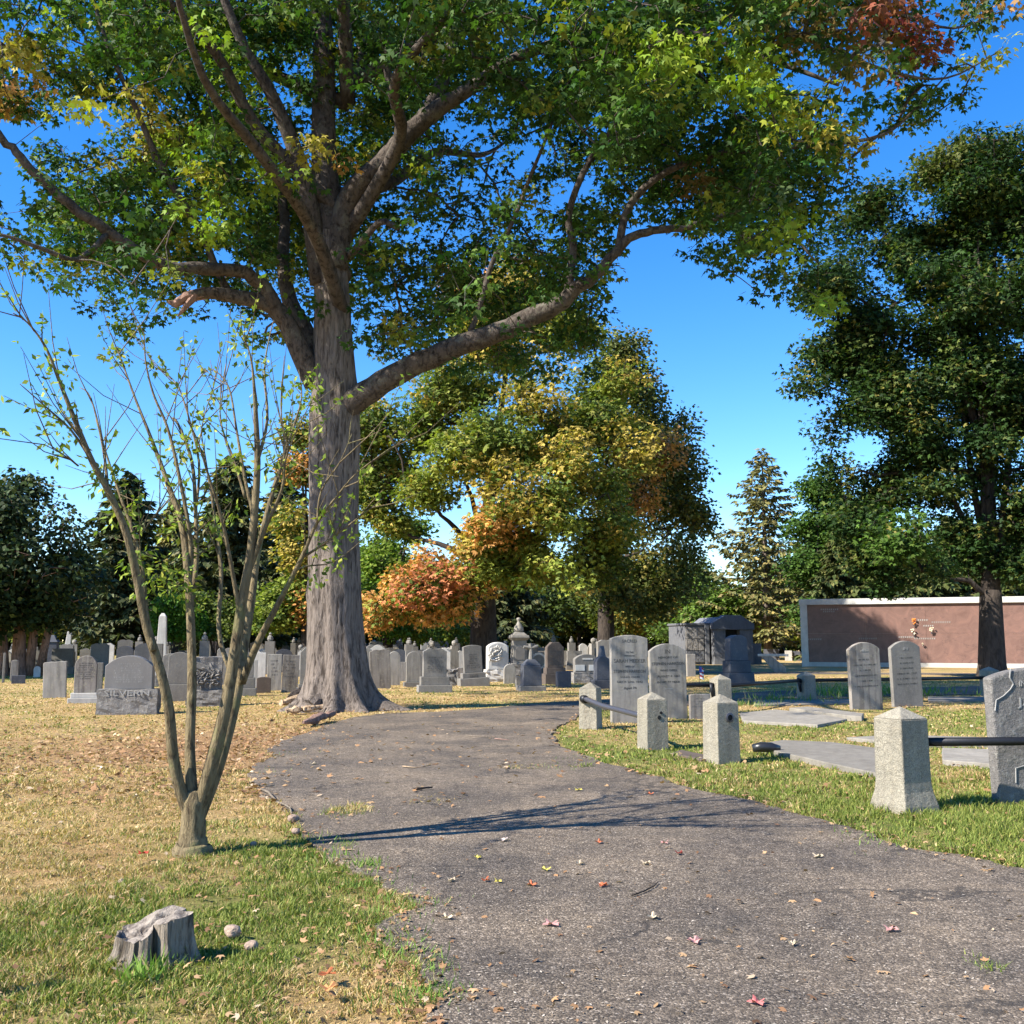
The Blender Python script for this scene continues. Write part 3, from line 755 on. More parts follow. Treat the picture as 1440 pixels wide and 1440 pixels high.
# ============================================================ HEADSTONES
RZ = R(13)
def place(px0, px1, py0, py1):
    """left, right, top, base in the photo -> x, y, width, height"""
    xm, Y = gp((px0 + px1) / 2, py1); wd = (px1 - px0) / FPX * Y / CP
    return xm, Y, wd, P((px0 + px1) / 2, py0, Y).z
def headstone(name, px0, px1, py0, py1, kind, mat, label, th=.12, rz=RZ, bases=(), lean=(0, 0), letters=0, cat='headstone', group='headstones in the near rows', tap=0, lmat='carve_far', seed=1, bev=.012, parts=None):
    """bases: list of (extra half width m, height m, extra depth, mat, rough?) from the lowest up"""
    X, Y, wd, ht = place(px0, px1, py0, py1); wd *= .96
    t = empty(name, (X, Y + th, 0), rz, label, cat, group, lean)
    z = -.06
    for i, b in enumerate(bases):
        ew, bh, ed, bm_, rough_ = b; z1 = z + bh + (.06 if i == 0 else 0)
        if rough_: roughbox('base', M[bm_], wd + ew * 2, th + ed * 2, z, z1, t, seed + i, .035)
        else:
            mb = MB(); mb.frus(0, 0, z, z1, wd + ew * 2, th + ed * 2, wd + ew * 2, th + ed * 2); mb.build('base', M[bm_], t, bevel=.012)
        z = z1 + .002
    mb = MB(); pr = profile(kind, wd, ht - (z if bases else 0), -.1 if not bases else 0, tap); mb.prism(pr, -th / 2, th / 2)
    tb = mb.build('tablet', M[mat], t, (0, 0, z if bases else 0), bevel=bev)
    if letters:
        hh = ht - z
        illegible('lettering', wd * .8, hh * .35, hh * .82, letters, M[lmat], tb, -th / 2 - .003, seed)
    return t, wd, ht, z
def solo(name, px0, px1, py0, py1, kind, mat, label, th=.09, rz=RZ, lean=(0, 0), cat='headstone', group='headstones in the near rows', tap=0, letters=0, seed=1, bev=.012):
    """a slab set straight in the soil: one mesh"""
    X, Y, wd, ht = place(px0, px1, py0, py1); wd *= .96
    mb = MB(); mb.prism(profile(kind, wd, ht, -.15, tap), -th / 2, th / 2)
    o = mb.build(name, M[mat], None, (X, Y + th, 0), rz, bevel=bev); o.rotation_euler = (lean[0], lean[1], rz)
    tag(o, label, cat, group)
    if letters: illegible('lettering', wd * .8, ht * .4, ht * .85, letters, M['carve_far'], o, -th / 2 - .003, seed)
    return o
def panel_frame(t, wd, ht, z, th, mat='carve'):
    pass

# -- enclosure pair
t, wd, ht, z = headstone('headstone', 859, 914, 893, 1016, 'segment', 'marble', 'tall broad headstone with a nearly flat top, directly behind the bent pipe rail', .13, R(10), group='headstones inside the enclosure')
y = -.066
join_text('lettering', [('SACRED', ht * .93, .06, .30), ('TO THE', ht * .80, .035, .16), ('MEMORY OF', ht * .76, .03, .2), ('SARAH MEEKER', ht * .70, .072, wd * .86), ('WIFE OF', ht * .635, .038, .2), ('STEPHEN HARRISON', ht * .58, .06, wd * .86),
                          ('WHO DIED', ht * .515, .03, .4), ('DECR 27th 1842', ht * .46, .04, .52), ('Aged 74', ht * .39, .045, .26)], M['carve'], t, y)
t, wd, ht, z = headstone('headstone', 915, 969, 905, 1009, 'low', 'marble', 'tall arched headstone with IN at the top, to the right of its flat-topped neighbour', .13, R(10), group='headstones inside the enclosure', lean=(0, R(-1)))
join_text('lettering', [('IN', ht * .89, .085, .11), ('MEMORY OF', ht * .81, .045, .42), ('STEPHEN HARRISON', ht * .725, .06, wd * .9), ('WHO DIED', ht * .635, .042, .36), ('AUGUST 4  1841', ht * .555, .042, .48), ('IN HIS 77 YEAR', ht * .475, .045, .5)], M['carve'], t, y)
mb = MB(); mb.box(-.08, .08, y - .002, y + .005, ht * .38, ht * .386); mb.build('rule', M['carve_light'], t)
solo('headstone', 970, 1001, 976, 1009, 'worn', 'oldmarble', 'low broken headstone stub between the arched headstone and a fence post', .1, R(10), group='headstones inside the enclosure', letters=4)
# -- streaked pair
t, wd, ht, z = headstone('headstone', 1196, 1246, 903, 997, 'low', 'oldmarble', 'brown streaked headstone before the pink wall, closer to the small back post', .12, R(14), group='headstones inside the enclosure', lean=(R(2), R(-2.5)))
join_text('lettering', [('IN', ht * .88, .07, .1), ('MEMORY', ht * .87, .03, .2)], M['carve_light'], t, -.064); illegible('lettering', wd * .75, ht * .3, ht * .78, 6, M['carve'], t, -.064, 3, .035)
t, wd, ht, z = headstone('headstone', 1255, 1303, 901, 993, 'low', 'granite', 'pale grey streaked headstone before the pink wall, nearer the dark maple', .12, R(14), group='headstones inside the enclosure', lean=(R(2), R(-2.5)))
join_text('lettering', [('IN', ht * .88, .07, .12)], M['carve_light'], t, -.064); illegible('lettering', wd * .75, ht * .3, ht * .78, 6, M['carve'], t, -.064, 4, .035)
# -- cracked stone on the right edge
X, Y = gp(1402, 1128); ht = P(1402, 943, Y).z
wd = 1.05
t = empty('headstone', (X + wd / 2 * math.cos(R(10)), Y + .12, 0), R(10), 'big grey headstone with pale crack lines and flaking face, cut off by the picture edge', 'headstone', 'headstones inside the enclosure', (0, R(-1)))
mb = MB(); mb.prism(profile('segment', wd, ht + .03), -.07, .07); mb.build('tablet', M['rough'], t, bevel=.02)
def crackline(pts, w_, ob):
    mb = MB(); mb.tube([(a, -.074, b) for a, b in pts], w_, 4); return mb.build('crack', M['carve_light'], ob)
q = lambda a, b: (-wd / 2 + a * wd, b * ht)
crackline([q(.22, 1.02), q(.2, .95), q(.235, .9), q(.2, .86), q(.12, .81), q(.04, .78), q(.02, .70)], .007, t)
crackline([q(.18, .15), q(.19, .26), q(.28, .275), q(.42, .26), q(.6, .28)], .006, t)
join_text('lettering', [('IN MEMORY', ht * .9, .06, .42), ('JAMES', ht * .76, .085, .5), ('WHO DIED', ht * .66, .04, .3)], M['carve_light'], t, -.074)

# -- left rows
solo('headstone', 59, 90, 930, 981, 'worn', 'marble', 'blotchy square slab headstone at the end of the near row, left of the round-topped one', .1, RZ, (0, R(-2)), seed=2, letters=0)
headstone('headstone', 101, 131, 922, 988, 'round', 'oldmarble', 'round-topped headstone on two pale steps, beside the wide granite monument', .12, RZ, [(.12, .11, .1, 'white', 0), (.06, .13, .05, 'white', 0)], letters=8, seed=5)
solo('headstone', 122, 141, 932, 972, 'flat', 'granite', 'plain grey slab half hidden behind the stepped round-topped headstone', .12)
t, wd, ht, z = headstone('headstone', 141, 207, 922, 1004, 'shoulder', 'polished', 'wide honed granite headstone on a rock-faced base lettered SILVERN', .26, R(8), [(.13, .52, .08, 'rough', 1)], seed=8)
illegible('lettering', wd * .78, .14 + z, ht - .16, 9, M['carve_light'], t, -.133, 8, .04)
join_text('lettering', [('SILVERN', .44, .13, .95)], M['carve_light'], t, -.235)
headstone('headstone', 206, 223, 905, 965, 'flat', 'granite', 'narrow tall grey headstone just behind the wide granite headstone', .25, RZ, [(.12, .35, .1, 'rough', 1), (.08, .14, .06, 'white', 0)])
# obelisk
X, Y = gp(221, 962); h = P(221, 862, Y).z
t = empty('obelisk', (X, Y + .3, 0), RZ, 'white marble obelisk rising between the stems of the young tree', 'obelisk', None)
mb = MB(); mb.frus(0, 0, -.05, .3, .8, .8, .76, .76); mb.build('base', M['granite'], t, bevel=.015)
mb = MB(); mb.frus(0, 0, .302, .75, .55, .55, .5, .5); mb.build('plinth', M['white'], t, bevel=.015)
mb = MB(); mb.frus(0, 0, .752, h - .12, .38, .38, .25, .25); mb.frus(0, 0, h - .12, h, .25, .25, .1, .1); mb.build('shaft', M['white'], t, bevel=.015)
headstone('headstone', 222, 243, 919, 980, 'low', 'granite', 'leaning grey headstone tucked behind its taller twin near the obelisk', .13, RZ, lean=(0, R(3)))
headstone('headstone', 233, 263, 917, 985, 'low', 'granite', 'tapered grey headstone on a plain base seen between two stems of the young tree', .14, RZ, [(.04, .42, .04, 'granite', 0)], tap=.06, letters=0)
# carved rustic monument
X, Y, wd, ht = place(264, 307, 920, 992)
t = empty('carved_monument', (X, Y + .2, 0), RZ, 'rustic granite monument carved with lily leaves and a ribbon, behind the young tree', 'monument', 'headstones in the near rows')
roughbox('base', M['rough'], wd * 1.12, .5, -.05, .36, t, 21, .05)
roughbox('tablet', M['rough'], wd * .97, .28, .36, ht - .08, t, 22, .05)
mb = MB(); mb.prism([(-wd * .45, .95), (wd * .42, .72), (wd * .45, .86), (-wd * .42, 1.1)], -.2, -.14); mb.build('ribbon', M['granite'], t, bevel=.01)
def relief(name, cx, cz, rx, rz_, y, n, mat, parent, seed, size=.12):
    rs = np.random.default_rng(seed); a = rs.random(n) * 6.283; r = rs.random(n) ** .5
    pos = np.stack([cx + rx * r * np.cos(a), np.full(n, y) - rs.random(n) * .03, cz + rz_ * r * np.sin(a)], 1)
    mb = MB()
    for k in range(n):
        an = rs.random() * 6.283; L = size * (.6 + rs.random() * .8); w_ = L * .3; d = np.array([math.cos(an), 0, math.sin(an)]); e = np.array([-math.sin(an), 0, math.cos(an)]); p = pos[k]
        f = np.array([0, -1, 0]) * .05
        mb.add([p - d * L / 2, p + e * w_ / 2, p + d * L / 2, p - e * w_ / 2, p + f], [(0, 1, 4), (1, 2, 4), (2, 3, 4), (3, 0, 4)][::1] + [(3, 2, 1, 0)])
    return mb.build(name, mat, parent)
relief('carved_leaves', 0, ht - .5, wd * .42, .26, -.16, 40, M['rough'], t, 31, .2)
relief('carved_leaves', 0, .62, wd * .42, .2, -.16, 40, M['rough'], t, 32, .2)
headstone('headstone', 302, 322, 912, 962, 'heart', 'marble', 'scroll-topped pale headstone behind the carved monument', .2, RZ)
headstone('headstone', 336, 353, 918, 978, 'flat', 'granite', 'grey headstone on a stepped base just past the thick stems of the young tree', .2, RZ, [(.1, .2, .1, 'granite', 0), (.05, .3, .05, 'granite', 0)])
solo('headstone', 359, 379, 952, 974, 'segment', 'brown', 'small squat dark brown headstone between the young tree and the big trunk', .14)
solo('headstone', 350, 360, 928, 966, 'flat', 'white', 'slim pale slab edge beside the small dark brown headstone', .12)
t, _, _, _ = headstone('headstone', 374, 394, 920, 970, 'flat', 'marble', 'square grey headstone touching the twin beside it, left of the big trunk', .12, letters=5, seed=9)
t, _, _, _ = headstone('headstone', 394, 417, 921, 973, 'flat', 'oldmarble', 'square darker headstone touching its paler twin, left of the big trunk', .12, letters=6, lean=(0, R(2)), seed=10)
headstone('headstone', 419, 440, 911, 976, 'bevelpeak', 'granite', 'gabled headstone partly hidden by the left edge of the big trunk', .2, RZ, [(.1, .18, .08, 'granite', 0), (.04, .1, .04, 'granite', 0)])
solo('headstone', 347, 372, 918, 955, 'flat', 'white', 'pale square-topped headstone behind the touching twins', .12)
# -- rows right of the trunk
solo('headstone', 506, 524, 911, 962, 'peak', 'marble', 'pointed headstone half hidden by the right edge of the big trunk', .12)
solo('headstone', 520, 549, 913, 968, 'serp', 'oldmarble', 'broad round-shouldered headstone leaning slightly, first clear of the big trunk', .12, RZ, (0, R(-2.5)))
solo('headstone', 545, 562, 916, 963, 'round', 'marble', 'rain-streaked round-topped slab behind the broad leaning headstone', .12)
solo('headstone', 560, 570, 931, 957, 'flat', 'marble', 'very small plain slab in the gap between two round-topped headstones', .12)
headstone('headstone', 570, 592, 916, 965, 'round', 'marble', 'pale round-topped headstone stained green, on a thin base next to the arched granite one', .12, RZ, [(.08, .14, .08, 'granite', 0)])
t, wd, ht, z = headstone('headstone', 593, 627, 912, 973, 'serp', 'granite', 'arched dark-faced granite headstone on a double base, front of the row by the lane', .22, RZ, [(.16, .2, .14, 'granite', 0), (.08, .26, .07, 'granite', 0)])
illegible('lettering', wd * .8, z + .12, ht - .25, 9, M['carve_far'], t, -.114, 12, .04)
t, wd, ht, z = headstone('headstone', 652, 679, 907, 964, 'segment', 'granite', 'leaning granite headstone with arched panel on a heavy lettered base', .22, R(16), [(.2, .26, .16, 'granite', 0), (.09, .18, .08, 'granite', 0)], lean=(0, R(-3)))
illegible('lettering', wd * .75, z + .15, ht - .3, 7, M['carve_far'], t, -.114, 13, .04); illegible('lettering', wd * .8, .26, .40, 1, M['carve'], t, -.2, 14, .1)
solo('headstone', 640, 651, 939, 959, 'round', 'oldmarble', 'tiny round-topped marker beside the leaning granite headstone', .12)
roughb = empty('boulder_marker', (*gp(633, 963), 0), RZ, 'knobbly low rock marker behind the arched granite headstone', 'marker', 'headstones in the near rows')
roughbox('rock', M['rough'], .55, .4, -.05, .55, roughb, 41, .09)
# white carved boulder
X, Y, wd, ht = place(684, 714, 903, 958)
t = empty('carved_boulder', (X, Y + .3, 0), RZ, 'white boulder monument carved with flowers, at the foot of the autumn maple', 'monument', 'headstones in the near rows')
roughbox('base', M['white'], wd * 1.15, .7, -.05, .42, t, 51, .09)
mb = MB(); mb.prism(profile('low', wd * 1.0, ht - .42, 0), -.2, .2); bo = mb.build('boulder', M['white'], t, (0, 0, .42), bevel=.06, seg=3)
relief('carved_flowers', -wd * .12, ht - .5, wd * .32, .36, -.22, 46, M['white'], t, 52, .22)
# draped urn monument
X, Y, wd, ht = place(718, 741, 868, 950)
t = empty('urn_monument', (X, Y + .4, 0), RZ, 'tallest grey monument with a draped urn on its wide cap, before the autumn maple', 'monument', 'headstones in the near rows')
roughbox('base', M['rough'], 1.05, .95, -.05, .5, t, 61, .05)
mb = MB(); mb.frus(0, 0, .5, .56, .86, .8, .82, .76); mb.frus(0, 0, .562, ht * .60, .66, .6, .62, .56); mb.build('die', M['granite'], t, bevel=.015)
mb = MB(); mb.prism(arcpts(0, ht * .42, .22, 0, math.pi, 12) + [(-.22, .7), (.22, .7)], -.315, -.29); mb.build('panel', M['polished'], t, bevel=.008)
mb = MB(); mb.frus(0, 0, ht * .60, ht * .645, .66, .6, .86, .8); mb.frus(0, 0, ht * .645, ht * .69, .86, .8, .80, .74); mb.frus(0, 0, ht * .69, ht * .75, .7, .66, .36, .36); mb.build('cap', M['granite'], t, bevel=.02)
mb = MB(); mb.lathe([(.2, ht * .75), (.24, ht * .78), (.21, ht * .83), (.13, ht * .88), (.06, ht * .92), (.05, ht * .94), (.1, ht * .96), (.1, ht * .985), (.03, ht)], n=16); mb.build('urn', M['marble'], t, smooth=True)
solo('headstone', 708, 725, 934, 961, 'round', 'marble', 'small arched headstone in front of the white carved boulder', .14)
# dark block with branch cross
X, Y, wd, ht = place(734, 760, 905, 971)
t = empty('cross_monument', (X, Y + .3, 0), RZ, 'dark blocky monument topped by a rustic branch cross, foremost before the urn monument', 'monument', 'headstones in the near rows')
mb = MB(); mb.frus(0, 0, -.05, .14, .86, .6, .86, .6); mb.build('base', M['granite'], t, bevel=.015)
mb = MB(); mb.frus(0, 0, .142, .78, .62, .45, .6, .43); mb.frus(0, 0, .78, .98, .6, .43, .26, .2); mb.build('block', M['dark'], t, bevel=.02)
mb = MB(); mb.tube([(0, 0, .9), (.01, 0, 1.2), (-.02, 0, ht)], [.09, .07, .06], 8); mb.tube([(-.24, 0, 1.38), (0, -.01, 1.34), (.24, 0, 1.4)], [.05, .06, .05], 8); mb.build('cross', M['granite'], t)
solo('headstone', 725, 736, 951, 966, 'flat', 'granite', 'little square marker pressed against the dark cross monument', .2)
# round medallion stone
X, Y, wd, ht = place(746, 767, 917, 948)
t = empty('medallion_monument', (X, Y + .2, 0), RZ, 'white stone disc medallion set in a grey block behind the cross monument', 'monument', 'headstones in the near rows')
mb = MB(); mb.prism(profile('flat', wd * 1.0, ht), -.12, .12); mb.build('block', M['granite'], t, bevel=.02)
mb = MB(); cz = ht - .42
pr = arcpts(0, cz, .40, 0, 2 * math.pi * 23 / 24, 23); mb.prism(pr, -.17, -.121); mb.build('disc', M['white'], t, bevel=.02)
mb = MB(); pr = arcpts(0, cz, .30, 0, 2 * math.pi * 23 / 24, 23); mb.prism(pr, -.175, -.169); mb.build('face', M['granite'], t)
t, wd, ht, z = headstone('headstone', 768, 793, 903, 962, 'bevelpeak', 'brown', 'tall brown stone with clipped corners on a brown two-step base', .35, RZ, [(.1, .36, .1, 'brown', 0), (.05, .22, .05, 'brown', 0)], lmat='carve_light')
illegible('lettering', wd * .75, z + .1, ht - .3, 9, M['carve_far'], t, -.18, 15, .04)
headstone('headstone', 783, 803, 945, 966, 'flat', 'dark', 'squat blue-black block marker before the tall brown headstone', .3, RZ)
t, wd, ht, z = headstone('headstone', 807, 842, 920, 960, 'low', 'granite', 'wide low granite headstone with name bar and two pale panels, rock-faced base', .3, RZ, [(.06, .38, .08, 'rough', 1)])
mb = MB(); mb.box(-.16, .24, -.16, -.15, ht * .80, ht * .86); mb.build('name_bar', M['white'], t, bevel=.004)
for s in (-1, 1):
    mb = MB(); mb.box(s * .27 - .19, s * .27 + .19, -.165, -.15, z + .06, z + .28); mb.build('panel', M['trim'], t, bevel=.004)
# bottle-shaped dark monument
X, Y, wd, ht = place(838, 858, 908, 968)
t = empty('draped_column', (X, Y + .3, 0), RZ, 'blue-black column monument narrowing like a bottle, next to the tall flat-topped headstone', 'monument', 'headstones in the near rows')
mb = MB(); mb.frus(0, 0, -.05, .26, .66, .5, .66, .5); mb.build('base', M['dark'], t, bevel=.02)
mb = MB(); mb.prism(profile('round', .5, .8, 0), -.18, .18); mb.build('block', M['dark'], t, (0, 0, .262), bevel=.02)
mb = MB(); mb.lathe([(.15, .9), (.13, 1.1), (.12, ht - .3), (.1, ht - .15), (.07, ht)], n=14); mb.build('column', M['dark'], t, smooth=True)
solo('headstone', 849, 864, 924, 957, 'flat', 'marble', 'pale slab between the bottle-shaped monument and the tall flat-topped headstone', .14)
solo('headstone', 966, 979, 920, 951, 'flat', 'marble', 'pale narrow slab to the right of the arched enclosure headstone', .14)
# dark tall monument by the mausoleum
X, Y, wd, ht = place(1021, 1059, 893, 963)
t = empty('pillar_monument', (X, Y + .4, 0), RZ, 'tall dark granite monument with rounded top and stepped base before the grey mausoleum', 'monument')
mb = MB(); mb.frus(0, 0, -.05, .42, wd * 1.05, .9, wd * .98, .84); mb.build('base', M['dark'], t, bevel=.02)
mb = MB(); mb.frus(0, 0, .422, .85, wd * .84, .7, wd * .8, .66); mb.build('plinth', M['dark'], t, bevel=.02)
mb = MB(); mb.prism(profile('low', wd * .66, ht - .852, 0, .06), -.24, .24); mb.build('shaft', M['dark'], t, (0, 0, .852), bevel=.02)
# small flag on a stake
X, Y = gp(984, 967)
t = empty('grave_flag', (X, Y, 0), 0, 'tiny striped flag hanging on a thin stake near the arched enclosure headstone', 'flag')
mb = MB(); mb.tube([(0, 0, -.05), (0, 0, .85)], .008, 6); mb.build('stake', M['iron'], t)
zf = .30
for k in range(6):
    mb = MB(); z0 = zf + .40 - k * .066; mb.add([(.01, .0, z0), (.09, -.03, z0 - .03), (.15, .02, z0 - .06), (.15, .02, z0 - .12), (.09, -.03, z0 - .09), (.01, .0, z0 - .066)], [(0, 1, 4, 5), (1, 2, 3, 4)])
    mb.build('stripe', M['flag_red'] if k % 2 == 0 else M['flag_white'], t)
mb = MB(); mb.add([(-.01, -.005, zf + .42), (.08, -.036, zf + .39), (.08, -.036, zf + .2), (-.01, -.005, zf + .22)], [(0, 1, 2, 3)]); mb.build('canton', M['flag_blue'], t)

# slanted bench-like marker
X, Y = gp(1088, 945)
t = empty('slant_bench', (X, Y, 0), R(-15), 'pale stone bench on a slanting leg beside the corner of the pink wall', 'bench')
mb = MB(); mb.box(-.75, .75, -.25, .25, .78, .9); mb.build('seat', M['white'], t, bevel=.01)
mb = MB(); mb.prism([(.1, -.05), (.6, -.05), (.6, .25), (-.1, .78), (-.6, .78)], -.2, .2); mb.build('leg', M['marble'], t, bevel=.01)
for a, b, c, d, mt, lb in ((1076, 1098, 913, 928, 'dark', 'low dark polished marker with a pale side, under the spruce'), (1106, 1116, 915, 929, 'white', 'small white marker between the spruce and the pink wall'), (1117, 1128, 916, 929, 'dark', 'small dark marker touching the corner of the pink wall')):
    solo('headstone', a, b, c, d, 'flat', mt, lb, .4, R(-15), group='markers near the pink wall')

# far rows: prototypes, then copies
FAR = []
def far_proto(kind, mat, w_, h_, th, base, top=None):
    mb = MB()
    t = bpy.data.objects.new('headstone', None)
    me = MB().prism(profile(kind, w_, h_ - base, 0), -th / 2, th / 2).mesh('tablet'); me.materials.append(M[mat])
    mb2 = MB().box(-w_ * .62, w_ * .62, -th, th, -.08, base - .003).mesh('base'); mb2.materials.append(M['granite'])
    ms = [('tablet', me, base), ('base', mb2, 0)]
    if top == 'urn':
        u = MB().lathe([(.10, h_ - .02), (.17, h_ + .1), (.14, h_ + .25), (.05, h_ + .33), (.09, h_ + .4), (.02, h_ + .48)], n=10).mesh('urn'); u.materials.append(M[mat]); ms.append(('urn', u, 0))
    if top == 'ball':
        u = MB().lathe([(.06, h_ - .02), (.16, h_ + .08), (.2, h_ + .2), (.16, h_ + .33), (.02, h_ + .4)], n=12).mesh('ball'); u.materials.append(M[mat]); ms.append(('ball', u, 0))
    return ms
protos = {'round': far_proto('round', 'marble', .6, 1.15, .12, .16), 'square': far_proto('flat', 'granite', .8, 1.0, .25, .25), 'arched': far_proto('serp', 'granite', .75, 1.35, .25, .3),
          'pillar': far_proto('flat', 'granite', .5, 1.75, .5, .4, 'urn'), 'dark': far_proto('shoulder', 'dark', .8, 1.2, .25, .3), 'ball': far_proto('flat', 'marble', .48, 1.6, .48, .35, 'ball'),
          'white': far_proto('peak', 'white', .5, 1.2, .14, .12), 'brown': far_proto('bevelpeak', 'brown', .7, 1.5, .3, .3)}
desc = {'round': 'small round-topped pale headstone', 'square': 'small square grey headstone', 'arched': 'small arched grey headstone', 'pillar': 'small grey pillar with an urn', 'dark': 'small dark shouldered headstone',
        'ball': 'small pale pillar with a rounded finial', 'white': 'small white pointed headstone', 'brown': 'small brown clipped-corner headstone'}
def far_stone(kind, x, y, s, zone):
    t = empty('headstone', (x, y, 0), RZ + random.uniform(-.12, .12), desc[kind] + ' ' + zone, 'headstone', 'headstones in the far rows')
    if kind in ('pillar', 'ball'): s *= .74
    t.scale = (s, s, s)
    for nm, me, z in protos[kind]:
        o = bpy.data.objects.new(nm, me); COL.objects.link(o); o.parent = t; o.location = (0, 0, z)
        if nm != 'urn' and nm != 'ball':
            pass
    return t
r2 = random.Random(5)
zones = [(345, 436, 40, 75, 26, 'in far rows between young tree and big trunk'), (505, 650, 41, 80, 58, 'in far rows between big trunk and autumn maple'),
         (690, 860, 44, 80, 26, 'in the far rows beneath the autumn maple'), (0, 215, 42, 75, 30, 'in the shaded far rows under the dark cedar'), (225, 340, 45, 75, 14, 'in the far rows behind the carved monument')]
for (a, b, y0, y1, n, zn) in zones:
    placed = []
    tries = 0
    while len(placed) < n and tries < 900:
        tries += 1
        Yd = y0 + (y1 - y0) * r2.random() ** .8; px = r2.uniform(a, b); xx = X_at(px, Yd)
        Yd = round(Yd / 3.2) * 3.2 + r2.uniform(-.25, .25)
        if any(abs(xx - p[0]) < 1.05 and abs(Yd - p[1]) < 1.4 for p in placed): continue
        placed.append((xx, Yd))
        k = r2.choice(['round', 'square', 'arched', 'pillar', 'dark', 'ball', 'white', 'arched', 'round', 'square', 'dark', 'pillar', 'brown'])
        far_stone(k, xx, Yd, r2.uniform(.85, 1.2), zn)
# a few particular ones near the dark cedar
for a, b, c, d, k_, mt, lb in ((12, 22, 928, 957, 'low', 'oldmarble', 'mossy curved headstone at the foot of the red-barked cedar'), (14, 32, 950, 961, 'flat', 'dark', 'low dark kerb marker right under the red-barked cedar'),
                               (45, 54, 937, 952, 'round', 'white', 'small white-edged round marker in shade past the red-barked cedar'), (0, 3, 918, 960, 'round', 'granite', 'round-shouldered headstone cut by the picture edge near the cedar')):
    solo('headstone', a, b, c, d, k_, mt, lb, .15, R(20), group='headstones by the cedar')
X, Y = gp(89, 936); h = P(89, 888, Y).z
t = empty('obelisk', (X, Y + .3, 0), RZ, 'small leaning white obelisk on a dark pedestal in the shade of the cedar', 'obelisk', None, (0, R(4)))
mb = MB(); mb.frus(0, 0, -.05, .9, 1.0, 1.0, .85, .85); mb.build('pedestal', M['dark'], t, bevel=.02)
mb = MB(); mb.frus(0, 0, .9, h, .38, .38, .24, .24); mb.build('shaft', M['white'], t, bevel=.02)
X, Y = gp(67, 940); h = P(67, 893, Y).z
t = empty('pillar_monument', (X, Y + .3, 0), RZ, 'dark blue-grey pillar with a round panel in deep shade beside the cedar', 'monument')
mb = MB(); mb.frus(0, 0, -.05, .5, 1.1, 1, 1, .9); mb.build('base', M['dark'], t, bevel=.02)
mb = MB(); mb.frus(0, 0, .5, h - .4, .75, .7, .7, .65); mb.frus(0, 0, h - .4, h, .8, .75, .3, .3); mb.build('die', M['dark'], t, bevel=.02)

# ============================================================ PINK GRANITE WALL (crypt building)
X0, Y0 = gp(1128, 936.5); hw = P(1128, 843, Y0).z
rzw = R(-21)
t = empty('crypt_building', (X0, Y0, 0), rzw, 'long flat-roofed crypt building faced in brown-pink granite with a white frame', 'building')
L = 34.0; D = 5.0
mb = MB(); mb.box(.25, L, .06, D, -.1, hw - .3); mb.build('body', M['trim'], t)
mb = MB(); mb.box(0, .42, -.12, D + .1, -.1, hw - .35); mb.build('end_pier', M['trim'], t, bevel=.01)
mb = MB(); mb.box(-.05, L, -.16, D + .15, hw - .35, hw); mb.build('coping', M['trim'], t, bevel=.015)
mb = MB(); mb.box(.42, L, -.10, .06, -.1, .24); mb.build('plinth', M['trim'], t, bevel=.01)
np_ = 0; z0, z1 = .243, hw - .353; pw = 3.4; rows_ = 1
xk = .423
while xk < L - .1:
    x1 = min(L, xk + pw)
    for r_ in range(2):
        za = z0 + (z1 - z0) * r_ / 2; zb = z0 + (z1 - z0) * (r_ + 1) / 2
        mb = MB(); mb.box(xk + .004, x1 - .004, 0, .055, za + .003, zb - .003); mb.build('granite_panel', M['panel'], t)
    xk = x1
def wallpt(px, py):
    """local x, z on the wall face for a spot in the photo"""
    u = (px - 720) / FPX; a, b = zfac(py); dx, dy, dz = u, b, a
    nx_, ny_ = math.sin(rzw), -math.cos(rzw)
    tt = ((X0) * nx_ + (Y0) * ny_) / (dx * nx_ + dy * ny_)
    hx, hy, hz = dx * tt, dy * tt, CAMZ + dz * tt
    return (hx - X0) * math.cos(rzw) + (hy - Y0) * math.sin(rzw), hz
for k, (px, py, w_) in enumerate([(1166, 857, 1.0), (1146, 899, .8), (1220, 898, 1.0), (1297, 872, .5), (1275, 896, .9), (1300, 898, 1.1), (1323, 875, 1.0), (1305, 880, .5), (1166, 860, .7)]):
    lx, lz = wallpt(px, py); mb = MB(); rr = random.Random(k); xx = lx - w_ / 2
    while xx < lx + w_ / 2:
        mb.box(xx, xx + .05, -.012, .002, lz - .045, lz + .045); mb.box(xx + .05, xx + .075, -.012, .002, lz + .02, lz + .045); xx += .12
    mb.build('lettering', M['carve_light'], t)
